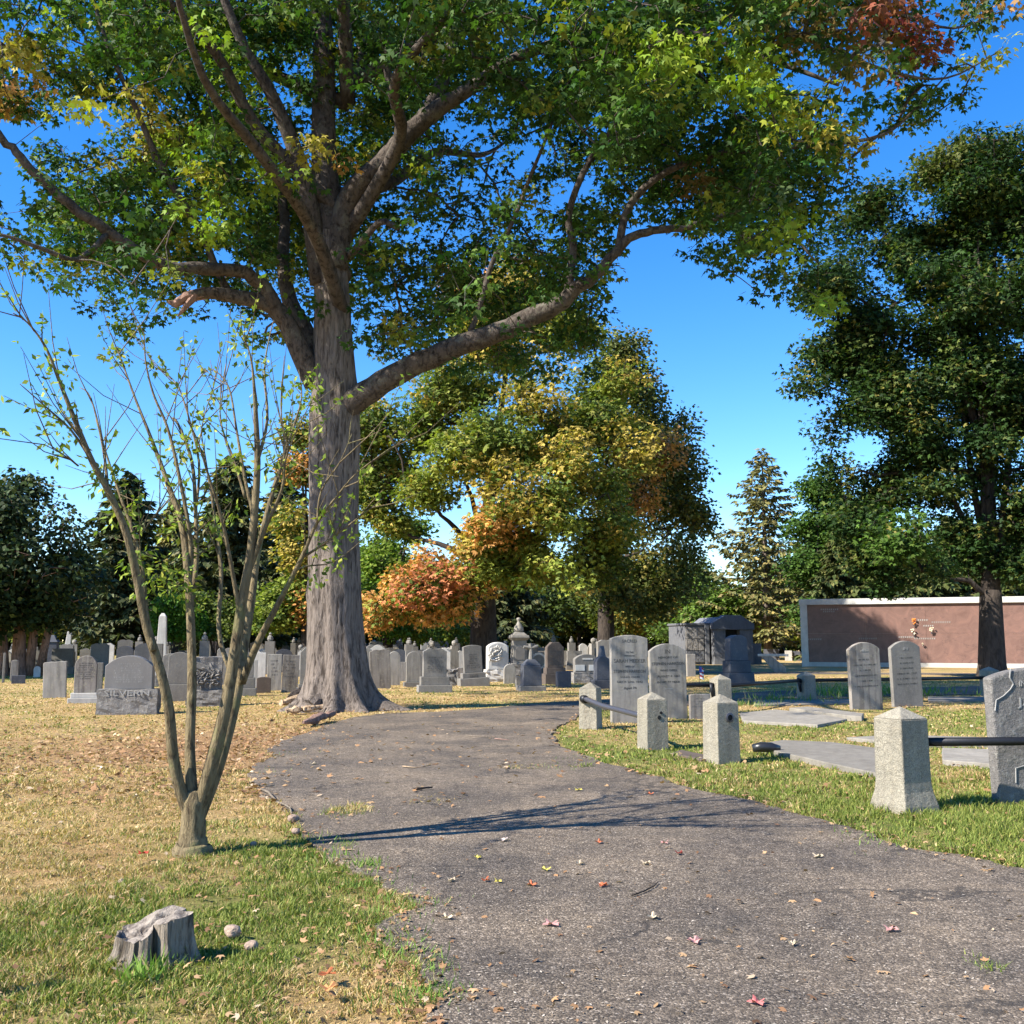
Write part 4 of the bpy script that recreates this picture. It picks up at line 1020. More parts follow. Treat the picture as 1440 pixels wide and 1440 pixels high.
# crypt flowers
for k, (px, py, mt, s, lb) in enumerate([(1285, 874, 'orange_petal', .17, 'orange flower posy fixed high on the pink granite wall'), (1284, 888, 'cream_petal', .15, 'cream flower posy below the orange one on the pink granite wall'), (1310, 886, 'cream_petal', .14, 'cream flower posy hanging at a slant beside two others on the pink wall'), (1298, 906, 'cream_petal', .07, 'tiny pale rosette low on the pink granite wall')]):
    lx, lz = wallpt(px, py)
    wx = X0 + lx * math.cos(rzw) + .12 * math.sin(rzw); wy = Y0 + lx * math.sin(rzw) - .12 * math.cos(rzw)
    t2 = empty('flower_posy', (wx, wy, lz), rzw, lb, 'flowers', 'posies on the crypt wall')
    mb = MB(); rs = random.Random(k)
    for j in range(9):
        cx, cz, cy = rs.uniform(-s, s) * .7, rs.uniform(-s, s), rs.uniform(-.06, .04); rr = s * .38
        mb.add([(cx + rr * math.cos(a) * (1 if q_ % 2 else .6), cy - .02 * (q_ % 2), cz + rr * math.sin(a) * (1 if q_ % 2 else .6)) for q_, a in enumerate([6.283 * i / 10 for i in range(10)])] + [(cx, cy - .07, cz)], [(i, (i + 1) % 10, 10) for i in range(10)])
    mb.build('petals', M[mt], t2)
    mb = MB(); mb.tube([(0, 0, -s * .3), (0, .03, -s * 1.6)], [.02, .045], 8); mb.build('vase', M['steel_rail'], t2)

# ============================================================ GREY MAUSOLEUM
X0m, Y0m = gp(1003, 934); rzm = R(8); hm = P(1030, 865, Y0m).z; sc_ = Y0m / FPX
Wm = 57 * sc_ * 1.0
t = empty('mausoleum', (X0m, Y0m, 0), rzm, 'small grey stone mausoleum with a clipped gable and dark doorway', 'mausoleum')
mb = MB(); mb.prism([(0, -.1), (Wm * .30, -.1), (Wm * .30, hm * .70), (0, hm * .70)], -.25, .5); mb.prism([(Wm * .66, -.1), (Wm, -.1), (Wm, hm * .70), (Wm * .66, hm * .70)], -.25, .5)
mb.build('front_pier', M['mausoleum'], t, bevel=.02)
mb = MB(); mb.prism([(-.08, hm * .702), (Wm + .08, hm * .702), (Wm + .08, hm * .82), (Wm * .68, hm), (Wm * .30, hm), (-.08, hm * .84)], -.35, .55); mb.build('pediment', M['mausoleum'], t, bevel=.02)
mb = MB(); mb.prism([(.05, -.1), (Wm - .05, -.1), (Wm - .05, hm * .8), (Wm * .68, hm * .97), (Wm * .3, hm * .97), (.05, hm * .8)], .56, 5.0); mb.build('body', M['mausoleum'], t)
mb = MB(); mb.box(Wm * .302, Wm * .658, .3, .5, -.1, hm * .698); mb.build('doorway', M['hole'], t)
mb = MB(); mb.box(Wm * .34, Wm * .62, .2, .29, 0, hm * .5); mb.build('door', M['dark'], t, bevel=.02)
mb = MB(); mb.box(Wm + .05, Wm + .9, .6, 1.2, -.1, hm * .42); mb.build('side_wall', M['mausoleum'], t)
# crypt block to its side
Wb = 35 * sc_; hb_ = P(985, 876, Y0m).z
t = empty('crypt_block', (X0m - Wb * math.cos(rzm) - .1, Y0m - Wb * math.sin(rzm) + .1, 0), rzm, 'square grey crypt block of rough stone drawers left of the mausoleum door', 'crypt')
mb = MB(); mb.box(0, Wb, .3, 4, -.1, hb_ - .15); mb.build('body', M['mausoleum'], t)
mb = MB(); mb.box(-.08, Wb - .0, .2, 4.1, hb_ - .148, hb_); mb.build('coping', M['mausoleum'], t, bevel=.02)
for r_ in range(3):
    for c_ in range(3):
        o = roughbox('crypt_front', M['mausoleum'] if r_ == 0 else M['rough'], Wb * .23, .12, .15 + r_ * (hb_ - .4) / 3, .1 + (r_ + 1) * (hb_ - .4) / 3, t, 70 + r_ * 3 + c_, .03, (Wb * (.14 + .25 * c_), .26, 0))
mb = MB(); mb.box(Wb * .8, Wb - .05, .1, .298, -.1, hb_ - .15); mb.build('pilaster', M['mausoleum'], t, bevel=.02)

# ============================================================ THE BIG MAPLE
YT = 23.5
G1 = [(.42, (.028, .068, .013)), (.30, (.048, .098, .018)), (.18, (.085, .15, .028)), (.09, (.19, .215, .03)), (.03, (.06, .09, .03))]
hints = [(345, 120, 48, 'yg'), (300, 70, 35, 'yg'), (200, 175, 60, 'yo'), (130, 165, 40, 'y'), (440, 195, 34, 'yo'), (510, 215, 34, 'y'), (505, 235, 20, 'o'), (20, 130, 38, 'o'), (275, 350, 28, 'y'), (290, 265, 34, 'y'), (375, 235, 40, 'yg'), (310, 210, 30, 'yg'),
         (100, 60, 30, 'yg'), (20, 80, 30, 'yo'), (260, 30, 40, 'yg'), (240, 215, 35, 'yg'), (50, 320, 14, 'o'), (300, 310, 40, 'yg'), (560, 450, 25, 'yo'), (940, 80, 42, 'yg'), (1035, 85, 48, 'yg'), (1100, 125, 50, 'yg'), (1150, 115, 40, 'y'), (1185, 180, 38, 'yo'), (1125, 165, 30, 'y'),
         (1090, 160, 30, 'yg'), (1110, 330, 40, 'yg'), (1155, 370, 22, 'y'), (1140, 400, 40, 'yg'), (985, 260, 28, 'br'), (1235, 190, 35, 'yo'), (1230, 60, 60, 'br'), (1160, 20, 50, 'br'), (1300, 30, 52, 'red'), (1245, 10, 40, 'red'), (1200, 90, 40, 'br'), (1285, 85, 30, 'red'), (1400, 75, 38, 'y'), (1410, 15, 42, 'o'),
         (965, 170, 22, 'yg'), (350, 480, 20, 'yg'), (160, 500, 24, 'y'), (50, 405, 22, 'yo'), (1150, 440, 30, 'yg')]
HC = {'yg': (.25, .35, .035), 'y': (.42, .40, .05), 'yo': (.40, .32, .06), 'o': (.50, .25, .10), 'br': (.16, .095, .035), 'red': (.26, .05, .04)}
dens = ["777788888888888888626788888888777454", "777768888888888887536888888877777323", "777658888888888887667888888876554354", "877778888888888865667888888877654330", "136778888888766554468888888888635300",
        "266667888877765453247888888887500000", "455677888877554523337888888875200000", "666777888875565345357876677773000000", "566778887864653466765411456774000000", "335556776665566676665200141575000000",
        "034556545543566666654100021364000000", "000333333431355554455300000043000000", "000231001210232234555300000000000000", "000000000000001123444200000000000000"]
def dens_at(px, py):
    c = np.clip((px / 40).astype(int), 0, 35); r_ = np.clip((py / 40).astype(int), 0, 13)
    A = np.array([[int(ch) for ch in row] for row in dens], float)
    d = A[r_, c] / 8.0
    d = np.where(py < 0, .62, d); d = np.where(px < 0, A[r_, 0] / 8 * .9, d); d = np.where((px < 0) & (py < 0), .6, d)
    d = np.where((px > 1440), 0.0, d); d = np.where(py >= 560, 0, d)
    return d
rsT = np.random.default_rng(21)
base = P(476, 995, YT); bx = float(base.x)
W = Wood()
def pl(*a): return [P(px, py, Y) for px, py, Y in a]
leader = W.limb(pl((466, 350, 23.5), (458, 260, 23.4), (455, 180, 23.3), (455, 60, 23.2), (448, -60, 23.3), (460, -220, 23.6), (470, -340, 23.8)), [.36, .33, .30, .26, .21, .14, .07], 12)
W.limb(pl((470, 380, 23.4), (484, 300, 23.3), (505, 262, 23.0), (540, 228, 22.8), (575, 188, 22.5), (620, 150, 22.2), (665, 122, 22.0), (730, 80, 21.8), (850, 45, 21.5), (980, 50, 21), (1100, 90, 20.5), (1180, 120, 20.3)),
       [.32, .31, .29, .26, .23, .2, .16, .13, .11, .09, .06, .03], 10)
W.limb(pl((590, 172, 22.5), (620, 120, 22.8), (637, 50, 23), (645, -40, 23.4), (680, -160, 24)), [.18, .17, .15, .12, .06], 8)
W.limb(pl((570, 190, 22.6), (556, 150, 22.6), (545, 100, 22.4), (548, 30, 22)), [.12, .11, .09, .05], 8)
W.limb(pl((450, 400, 23.4), (440, 320, 23.1), (428, 260, 22.8), (412, 205, 22.5), (380, 130, 22), (340, 60, 21.5), (300, -40, 21), (260, -130, 20.5)), [.26, .24, .22, .19, .15, .12, .09, .05], 9)
W.limb(pl((446, 540, 23.5), (425, 500, 23.3), (402, 452, 23.1), (378, 428, 22.9), (335, 418, 22.6), (295, 412, 22.4), (262, 418, 22.3)), [.32, .26, .22, .2, .17, .14, .12], 10)
W.limb(pl((402, 455, 23.1), (368, 402, 22.7), (335, 382, 22.3), (250, 378, 21.5), (190, 352, 20.9), (140, 318, 20.4), (80, 275, 19.9), (30, 222, 19.4), (0, 190, 19.2), (-60, 110, 18.8), (-130, 40, 18.5)), [.19, .17, .16, .145, .13, .115, .10, .09, .08, .06, .03], 9, 4, .02)
W.limb(pl((445, 505, 23.7), (425, 460, 23.8), (408, 425, 24), (398, 370, 24.4), (400, 300, 25), (380, 230, 25.6), (350, 150, 26.2)), [.26, .24, .2, .17, .13, .1, .05], 9)
W.limb(pl((150, 330, 20.5), (110, 365, 20), (60, 350, 19.6), (0, 330, 19.2), (-60, 330, 19)), [.07, .06, .05, .035, .02], 6)
W.limb(pl((485, 575, 23.4), (512, 552, 23.2), (570, 520, 22.9), (640, 488, 22.6), (700, 467, 22.3), (760, 440, 22.0), (802, 414, 21.8), (850, 374, 21.6), (884, 336, 21.4), (920, 325, 21.2), (980, 318, 21.0), (1040, 296, 20.8), (1100, 320, 20.6), (1150, 370, 20.5)),
       [.36, .31, .27, .25, .235, .215, .17, .125, .10, .09, .07, .055, .035, .015], 12, 4, .02)
W.limb(pl((798, 416, 21.8), (806, 350, 21.8), (800, 300, 21.8), (830, 225, 21.6), (890, 150, 21.5), (960, 90, 21.2), (1010, 20, 21)), [.11, .09, .08, .07, .055, .04, .02], 8)
W.limb(pl((655, 480, 22.5), (672, 440, 22.4), (692, 370, 22.2), (722, 310, 22), (745, 250, 21.8), (770, 190, 21.6), (800, 110, 21.5)), [.075, .065, .06, .05, .045, .035, .02], 7)
W.limb(pl((870, 350, 21.5), (885, 290, 21.5), (940, 240, 21.3), (1040, 210, 21), (1150, 205, 20.8), (1240, 190, 20.6), (1290, 150, 20.5), (1340, 95, 20.4)), [.10, .09, .08, .065, .05, .035, .025, .012], 7)
W.limb(pl((980, 50, 21), (1060, 10, 20.6), (1160, 20, 20.3), (1260, 20, 20), (1340, 40, 19.8), (1410, 15, 19.7)), [.08, .07, .055, .04, .025, .012], 6)
W.limb(pl((1060, 10, 20.6), (1150, 60, 19.8), (1250, 100, 19.4), (1330, 110, 19.2), (1400, 75, 19.1)), [.06, .05, .035, .025, .012], 6)
W.limb(pl((490, 360, 23.4), (505, 345, 23), (535, 312, 22.6), (560, 322, 22.3)), [.12, .09, .08, .06], 8)
W.limb(pl((325, 418, 22.6), (305, 380, 22.6), (280, 320, 22.4), (230, 240, 22), (190, 150, 21.5), (150, 60, 21), (120, -40, 20.6)), [.1, .09, .085, .08, .065, .05, .03], 7)
# limbs that give the crown its depth, towards and away from the viewer
for (zz, ang, ln, up_) in ((9.5, -100, 8.5, 3.5), (11.5, -60, 7.5, 4.5), (12.0, -135, 8, 4.5), (10.5, 95, 9, 4.5), (12.5, 60, 8, 5), (12.5, 130, 8, 5), (15, -90, 6, 4), (15.5, 10, 7.5, 3.5), (15, 175, 7.5, 3.5), (16, 90, 6, 4)):
    a = R(ang); st = Vector((bx - .1, YT, zz))
    pts = [st + Vector((math.cos(a), math.sin(a), 0)) * (ln * f) + Vector((0, 0, up_ * f ** .8)) + Vector((random.gauss(0, .3), random.gauss(0, .3), random.gauss(0, .2))) * (f > 0) for f in (0, .25, .5, .75, 1)]
    W.limb(pts, [.2, .16, .12, .08, .03], 8)
# leafy clusters inside the crown volume, thin where the photograph shows sky
cand = []
N0 = 60000
X_ = rsT.uniform(-14.5, 13, N0 * 3); Y_ = rsT.uniform(15.5, 33, N0 * 3); Z_ = rsT.uniform(5.5, 23, N0 * 3)
rh = np.hypot((X_ - bx - .8) / 13.2, (Y_ - YT + .5) / 10.0)
zn = (Z_ - 12.5) / np.where(Z_ > 12.5, 10.5, 8.0)
inside = (rh ** 2 + zn ** 2) < 1.0
inside |= (X_ > 4) & (np.abs(Y_ - 21.3) < 2.6) & (Z_ > 7) & (Z_ < 17) & (X_ < 11)
pts = np.stack([X_, Y_, Z_], 1)
px, py = proj(pts)
dn = dens_at(px, py)
lump = n3(pts, .62, 41)
shell = rh ** 2 + zn ** 2
wgt = inside * dn ** 1.7 * (.02 + 1.0 * (lump > .545)) * np.where(shell > .12, 1, .5) * np.where((py < -60) | (px < -80), .45, 1.0)
# the enclosure and the asphalt lie in full sun: no foliage stands between them and the sun
sx, sy = X_ + Z_ * math.cos(SUN_AZ) / math.tan(SUN_EL), Y_ + Z_ * math.sin(SUN_AZ) / math.tan(SUN_EL)
wgt = wgt * np.where((sx > -1) & (sx < 14) & (sy < 24.9 + .08 * np.maximum(0, sx)), .05, 1)
# the big limbs stand clear of leaves on the viewer's side
for lim in ([(466, 560), (466, 300)], [(500, 560), (640, 488), (760, 440), (800, 415)], [(430, 520), (402, 450), (340, 415)], [(490, 290), (570, 190), (640, 140)]):
    for (ax, ay), (bx_, by_) in zip(lim[:-1], lim[1:]):
        tt = np.clip(((px - ax) * (bx_ - ax) + (py - ay) * (by_ - ay)) / ((bx_ - ax) ** 2 + (by_ - ay) ** 2), 0, 1)
        dd = np.hypot(px - ax - tt * (bx_ - ax), py - ay - tt * (by_ - ay)); wgt = wgt * np.where((dd < 26) & (Y_ < 23.2), .16, 1)
C = pts[rsT.choice(len(pts), 5000, replace=False, p=wgt / wgt.sum())]
# never let a spray hang into the gaps
pxa, pya = proj(C)
ok = np.ones(len(C), bool)
for dx, dy in ((-20, 0), (20, 0), (0, 22), (0, -16)):
    ok &= dens_at(pxa + dx, pya + dy) > .0
C = C[ok]
print('maple clusters', len(C))
def maple_colors(C, ids, rs, pal):
    base_c = cpal(len(C), pal, rs, .12)
    px, py = proj(C)
    for hx, hy, hr, hc in hints:
        d = np.hypot(px - hx, py - hy) / (hr * .95); m = d < 1 + .25 * rs.normal(size=len(C))
        near = (C[:, 1] < 24)
        m &= near & (rs.random(len(C)) < (.55 if hc in ('red', 'o', 'br') else .85))
        base_c[m] = base_c[m] * .3 + np.array(HC[hc]) * .7
    col = base_c[ids] * (1 + rs.normal(size=(len(ids), 1)) * .16); col[:, 0] *= (1 + rs.normal(size=len(ids)) * .08)
    return np.clip(col, .01, .9)
big = empty('maple_tree', (bx, YT, 0), 0, 'huge old maple with thick furrowed trunk and wide yellowing green crown beside the asphalt', 'tree')
def to_local(obj, origin):
    n = len(obj.data.vertices); a = np.empty(n * 3, np.float32); obj.data.vertices.foreach_get('co', a); a = a.reshape(-1, 3) - np.array(origin, np.float32)
    obj.data.vertices.foreach_set('co', a.ravel()); obj.data.update(); return obj
W.reach(C, rsT, tip=.0065, step=.75, grow=.40, cap=.45, n=4)
nl = 30
pos, f, nr, ids = spray(C, nl, .46, .5, rsT, .72, .3)
sz = rsT.uniform(.10, .19, len(pos))
ppx, ppy = proj(pos); okp = (dens_at(ppx, ppy) > 0.01) | (rsT.random(len(pos)) < .12)
pos, f, nr, ids, sz = pos[okp], f[okp], nr[okp], ids[okp], sz[okp]
col = maple_colors(C, ids, rsT, G1)
cr = leaf_obj('crown', pos, f, nr, sz, col, T_MAPLE, M['leaf'], big); to_local(cr, (bx, YT, 0))
print('maple leaves', len(pos))
# trunk with root flare
def trunk_mesh():
    keys = [(-.25, .98), (0, .90), (.15, .82), (.4, .76), (.8, .70), (1.3, .665), (2.0, .63), (3.2, .60), (4.2, .575), (5.2, .57), (6.2, .60), (7.0, .60), (7.8, .52), (8.8, .46), (9.8, .42), (10.8, .40), (11.6, .38)]
    ctr = [(-.25, 476, 1000), (0, 476, 995), (1.0, 474, 0), (2, 471, 0), (4, 469, 0), (6, 470, 0), (8, 471, 0), (10, 467, 0), (11.6, 463, 0)]
    zs = np.concatenate([np.arange(-.25, 1.2, .045), np.arange(1.2, 11.6, .11)]); ns = 120
    V = []; roots = [(R(-8), .95, .22), (R(-50), .35, .2), (R(-88), .42, .18), (R(-125), .30, .2), (R(-168), .30, .22), (R(120), .5, .25), (R(60), .4, .25), (R(200), .3, .2)]
    for z in zs:
        r0 = np.interp(z, [k[0] for k in keys], [k[1] for k in keys]); cx = X_at(np.interp(z, [c[0] for c in ctr], [c[1] for c in ctr]), YT, 900 - (z - 1.6) / YT * FPX * .98)
        for k in range(ns):
            a = 2 * math.pi * k / ns; r = r0
            for ra, am, wd_ in roots:
                d = (a - ra + math.pi) % (2 * math.pi) - math.pi
                r += am * math.exp(-(d / wd_) ** 2) * (math.exp(-max(0, z + .02) / .24) * .9 + .10 * math.exp(-max(0, z) / 1.3))
            for fr, ph, am in ((5, .7, .018), (9, 2.1, .012)):
                r += am * math.sin(fr * a + ph + z * .25)
            # burl bands
            r += .05 * math.exp(-((z - 2.7) / .22) ** 2) * (1 + math.cos(a - math.pi)) * .5
            V.append((cx + r * math.cos(a), YT + r * math.sin(a), z))
    V = np.array(V); nz = len(zs)
    # furrowed bark as relief
    aa = np.tile(np.arange(ns) / ns * 22, nz); zz = np.repeat(zs, ns)
    fur = fbm(aa * 1.4, zz * 1.1 + 3, 77, 4)
    dirx = V[:, 0] - np.repeat([V[i * ns:(i + 1) * ns, 0].mean() for i in range(nz)], ns); diry = V[:, 1] - YT; L_ = np.hypot(dirx, diry)
    V[:, 0] += dirx / L_ * (fur - .5) * .07; V[:, 1] += diry / L_ * (fur - .5) * .07
    F = []
    for i in range(nz - 1):
        for k in range(ns): F.append((i * ns + k, i * ns + (k + 1) % ns, (i + 1) * ns + (k + 1) % ns, (i + 1) * ns + k))
    return V, F
TV, TF = trunk_mesh(); tmb = MB(); tmb.add([tuple(v) for v in TV], TF)
tr = tmb.build('trunk', M['bark'], big, smooth=True); to_local(tr, (bx, YT, 0))
tr = W.build(M['bark_limb'], big, 'limbs'); to_local(tr, (bx, YT, 0))
# the torn red stub at the end of the low limb
mb = MB(); a = P(262, 418, 22.3); 
mb.tube([P(290, 412, 22.4), P(262, 418, 22.3), P(245, 428, 22.25), P(236, 424, 22.2)], [.15, .13, .09, .03], 9); mb.tube([P(275, 416, 22.3), P(262, 430, 22.2), P(250, 445, 22.2)], [.1, .07, .02], 7)
sb = mb.build('torn_stub', M['bark_red'], big); to_local(sb, (bx, YT, 0))

# debris at the foot of the big trunk
def chunk(name, px0, px1, py0, py1, label, mat, seed, dy=0, amp=.06, h=None):
    xa, Ya = gp(px0, py1); xb, Yb = gp(px1, py0)
    rs = random.Random(seed); mb = MB(); n = 12
    L_ = math.hypot(xb - xa, Yb - Ya); pts = []; rad = []
    for i in range(n + 1):
        tt = i / n; pts.append((xa + (xb - xa) * tt + rs.gauss(0, .015), Ya + (Yb - Ya) * tt + rs.gauss(0, .03), (h or .07) * (1.0 + 1.2 * tt + rs.gauss(0, .15)))); rad.append((h or .07) * (.35 + 1.0 * math.sin(math.pi * min(.95, max(.08, tt))) ** .5) * (1 + rs.gauss(0, .2)))
    cx, cy = (xa + xb) / 2, (Ya + Yb) / 2
    mb.tube([(p[0] - cx, p[1] - cy, p[2]) for p in pts], rad, 7)
    return tag(mb.build(name, mat, None, (cx, cy, 0)), label, 'wood', 'rotting wood at the foot of the big trunk')
chunk('rotten_log', 393, 468, 990, 995, 'pointed slab of rotten wood reaching out farthest from the big trunk', M['wood_rot'], 1, h=.11)
chunk('rotten_log', 404, 482, 997, 999, 'pale splintered log lying below the pointed slab at the trunk foot', M['wood_old'], 2, h=.085)
chunk('rotten_log', 436, 508, 995, 1001, 'thick barked log leaning against the front of the big trunk', M['bark'], 3, h=.17)
chunk('rotten_log', 402, 452, 1002, 1004, 'crumbling short log lowest in the heap at the trunk foot', M['wood_rot'], 4, h=.06)
chunk('rotten_log', 428, 468, 1012, 1021, 'short brown barky log lying apart on the leaf litter before the big trunk', M['bark_red'], 5, h=.06)
chunk('rotten_log', 410, 460, 985, 992, 'dark upper log at the back of the heap beside the big trunk', M['bark_dark'], 7, h=.16)

# ============================================================ OTHER TREES
def lobed(name, label, px_base, Y, tr_r, fork_py, lobes, pal, leaf, ncl, nleaf, seed, group=None, cat='tree', mat='leaf', tmpl=T_DIAM, barkm='bark_dark', srad=.9, flat=.62, depthk=1.0, cols=None, basez=0, up=.7, top=True, shellp=.42, side=None, lean_px=0, gapiness=.47, clump=.5):
    rs = np.random.default_rng(seed); b = P(px_base, 900, Y); x0 = X_at(px_base, Y)
    W = Wood(); F_ = P(px_base + lean_px, fork_py, Y)
    lob = []
    for l in lobes:
        px, py, r = l[:3]; dY = l[3] if len(l) > 3 else rs.uniform(-1, 1) * r / FPX * Y * 1.3; rr = r / FPX * Y
        lob.append((np.array(P(px, py, Y + dY * depthk)), rr, l[4] if len(l) > 4 else None))
    zt = F_.z
    W.limb([(x0, Y, -.2), (x0, Y, .5), (x0 + (F_.x - x0) * .4, Y, zt * .5), (F_.x, Y, zt)], [tr_r * 1.5, tr_r * 1.12, tr_r, tr_r * .85], 12)
    topl = max(lob, key=lambda q: q[0][2])
    pick = set(rs.permutation(len(lob))[:11].tolist())
    for k, (c, rr, _) in enumerate(lob):
        if k not in pick: continue
        st = Vector((F_.x, Y, zt * rs.uniform(.82, 1.0))) if c[2] < zt + 4 or rs.random() < .35 else Vector((F_.x + (topl[0][0] - F_.x) * .25, Y + (topl[0][1] - Y) * .25, zt + (topl[0][2] - zt) * .25))
        e = Vector(c); m1 = st.lerp(e, .4) + Vector((0, 0, (e - st).length * .06)); m1.x += (st.x - m1.x) * .2
        W.limb([st, m1, st.lerp(e, .75), e], [tr_r * .36, tr_r * .22, tr_r * .13, tr_r * .04], 7, 3, .06)
    W.limb([(F_.x, Y, zt * .95), (F_.x * .75 + topl[0][0] * .25, Y * .75 + topl[0][1] * .25, zt * .7 + topl[0][2] * .3), (topl[0][0], topl[0][1], zt * .15 + topl[0][2] * .85)], [tr_r * .8, tr_r * .42, tr_r * .06], 9, 4)
    vol = np.array([q[1] ** 2 for q in lob]); cnt = (ncl * 1.5 * vol / vol.sum()).astype(int) + 1
    Cs = []; Cc = []
    for (c, rr, lc), n in zip(lob, cnt):
        d = rs.normal(size=(n, 3)); d /= np.linalg.norm(d, axis=1, keepdims=True); r_ = rs.random(n) ** shellp * rr * 1.05
        r_ *= .62 + .75 * fbm(d[:, 0] * 2.2 + c[0], d[:, 1] * 2.2 + d[:, 2] * 2.2 + c[2], seed + 3, 3); r_ *= np.where(rs.random(n) < .06, 1.28, 1)
        d[:, 2] = np.where(d[:, 2] < -.3, d[:, 2] * .7, d[:, 2])
        Cs.append(c + d * r_[:, None] * np.array([1.12, 1.25, .98])); Cc += [lc] * n
    Cs = np.concatenate(Cs)
    kp = (Cs[:, 2] > 1.9) & (n3(Cs, clump, seed) > gapiness + .05 * rs.normal(size=len(Cs)))
    Cs = Cs[kp]; Cc = [c for c, k in zip(Cc, kp) if k]
    W.reach(Cs, rs, tip=.012, step=1.1, grow=.4, cap=.9, n=3)
    pos, f, nr, ids = spray(Cs, nleaf, srad, flat, rs, up, .12)
    base_c = cpal(len(Cs), pal, rs, .16)
    for i, lc in enumerate(Cc):
        if lc is not None and rs.random() < .62: base_c[i] = base_c[i] * .2 + np.array(lc) * .8 * rs.uniform(.75, 1.2)
    col = np.clip(base_c[ids] * (1 + rs.normal(size=(len(ids), 1)) * .18), .006, .9)
    t = empty(name, (x0, Y, 0), 0, label, cat, group)
    o = leaf_obj('crown', pos, f, nr, rs.uniform(.75, 1.3, len(pos)) * leaf, col, tmpl, M[mat], t); to_local(o, (x0, Y, 0))
    o = W.build(M[barkm], t, 'trunk'); to_local(o, (x0, Y, 0))
    return t
OR = (.66, .30, .10); RD = (.55, .17, .09); YO = (.46, .34, .08); YG = (.25, .29, .05); DG = (.05, .08, .02); MG = (.11, .16, .035)
PC = [(.25, (.075, .115, .02)), (.3, (.13, .17, .03)), (.3, (.24, .25, .045)), (.15, (.42, .30, .07))]
lobed('autumn_maple', 'spreading maple with orange and red lower boughs, standing behind the grave rows', 680, 50, .66, 800,
      [(555, 850, 27, -3, OR), (590, 832, 27, -5, RD), (622, 812, 28, -4, RD), (650, 775, 36, -2, OR), (528, 868, 20, -2, OR), (600, 864, 20, -3, OR), (640, 850, 22, -3, OR), (572, 815, 20, -2, OR), (610, 780, 24, -2, OR), (512, 850, 16, 0, OR), (522, 700, 32, 2, MG), (548, 735, 26, 2, YG), (585, 610, 34, 3, MG), (550, 655, 48, 2, MG), (525, 600, 42, 0, MG), (590, 600, 46, 3, MG), (640, 545, 52, 0, MG), (700, 480, 55, 2, YO), (625, 455, 42, 2, YG), (600, 690, 34, -2, YG), (660, 820, 24, -3, OR), (665, 760, 34, -3, YO), (700, 800, 30, -3, YG), (745, 640, 40, 0, YG), (830, 680, 44, 0, YO), (800, 560, 44, 0, MG), (850, 600, 40, 0, YG), (850, 740, 40, -1, YG), (740, 780, 40, -3, YG),
       (700, 620, 50, -3, MG), (762, 560, 50, -2, YO), (735, 700, 52, -5, YO), (700, 740, 32, -5, OR), (820, 600, 52, -1, MG), (800, 650, 40, -4, YO), (860, 540, 44, 1, YG), (880, 640, 42, -3, YO), (820, 720, 55, -3, MG), (780, 800, 46, -4, YG), (840, 790, 40, 0, DG), (720, 410, 52, 4, YO), (800, 460, 50, 2, YG), (650, 640, 40, -4, YG), (780, 730, 36, -5, YG), (660, 410, 40, 3, OR)],
      PC, .21, 3300, 28, 101, tmpl=T_MAPLE, srad=.8, gapiness=.45)
PO = [(.45, (.06, .08, .02)), (.3, (.10, .12, .03)), (.25, (.20, .17, .04))]
lobed('weeping_tree', 'dense dark olive tree with drooping boughs, right flank of the orange maple', 852, 61, .5, 800,
      [(880, 500, 30), (905, 545, 36), (925, 600, 42), (945, 655, 36), (900, 660, 50), (940, 700, 44), (975, 730, 24), (925, 770, 48), (880, 740, 50), (900, 830, 50), (950, 830, 34), (860, 810, 42), (900, 700, 34, -4, OR), (925, 640, 26, -5, OR), (915, 760, 24, -5, YO)], PO, .22, 1700, 28, 102, srad=1.0, up=.35, flat=.9)
PG = [(.5, (.06, .10, .02)), (.3, (.10, .15, .025)), (.2, (.16, .19, .03))]
lobed('golden_tree', 'yellow and orange leafy tree showing past the left edge of the big trunk', 432, 60, .35, 860,
      [(425, 610, 22, 0, YO), (430, 660, 26, 0, OR), (415, 730, 30, 0, YO), (435, 780, 30, 0, YO), (410, 830, 32, 0, YG), (385, 860, 34, 0, YG), (440, 850, 30, 0, OR), (460, 720, 34, 0, YG)], PG, .24, 650, 26, 103, srad=1.0)
lobed('lime_tree', 'fresh green leafy tree seen just past the right edge of the big trunk', 545, 66, .35, 860,
      [(520, 770, 32), (545, 800, 36), (520, 845, 34), (575, 740, 22), (600, 885, 30, 0, YG), (560, 880, 28), (640, 890, 28, 0, MG)], [(.6, (.09, .16, .02)), (.4, (.16, .22, .03))], .26, 700, 26, 104, srad=1.0)
PR = [(.5, (.022, .05, .013)), (.35, (.038, .075, .017)), (.15, (.10, .13, .03)), (.05, (.16, .15, .035))]
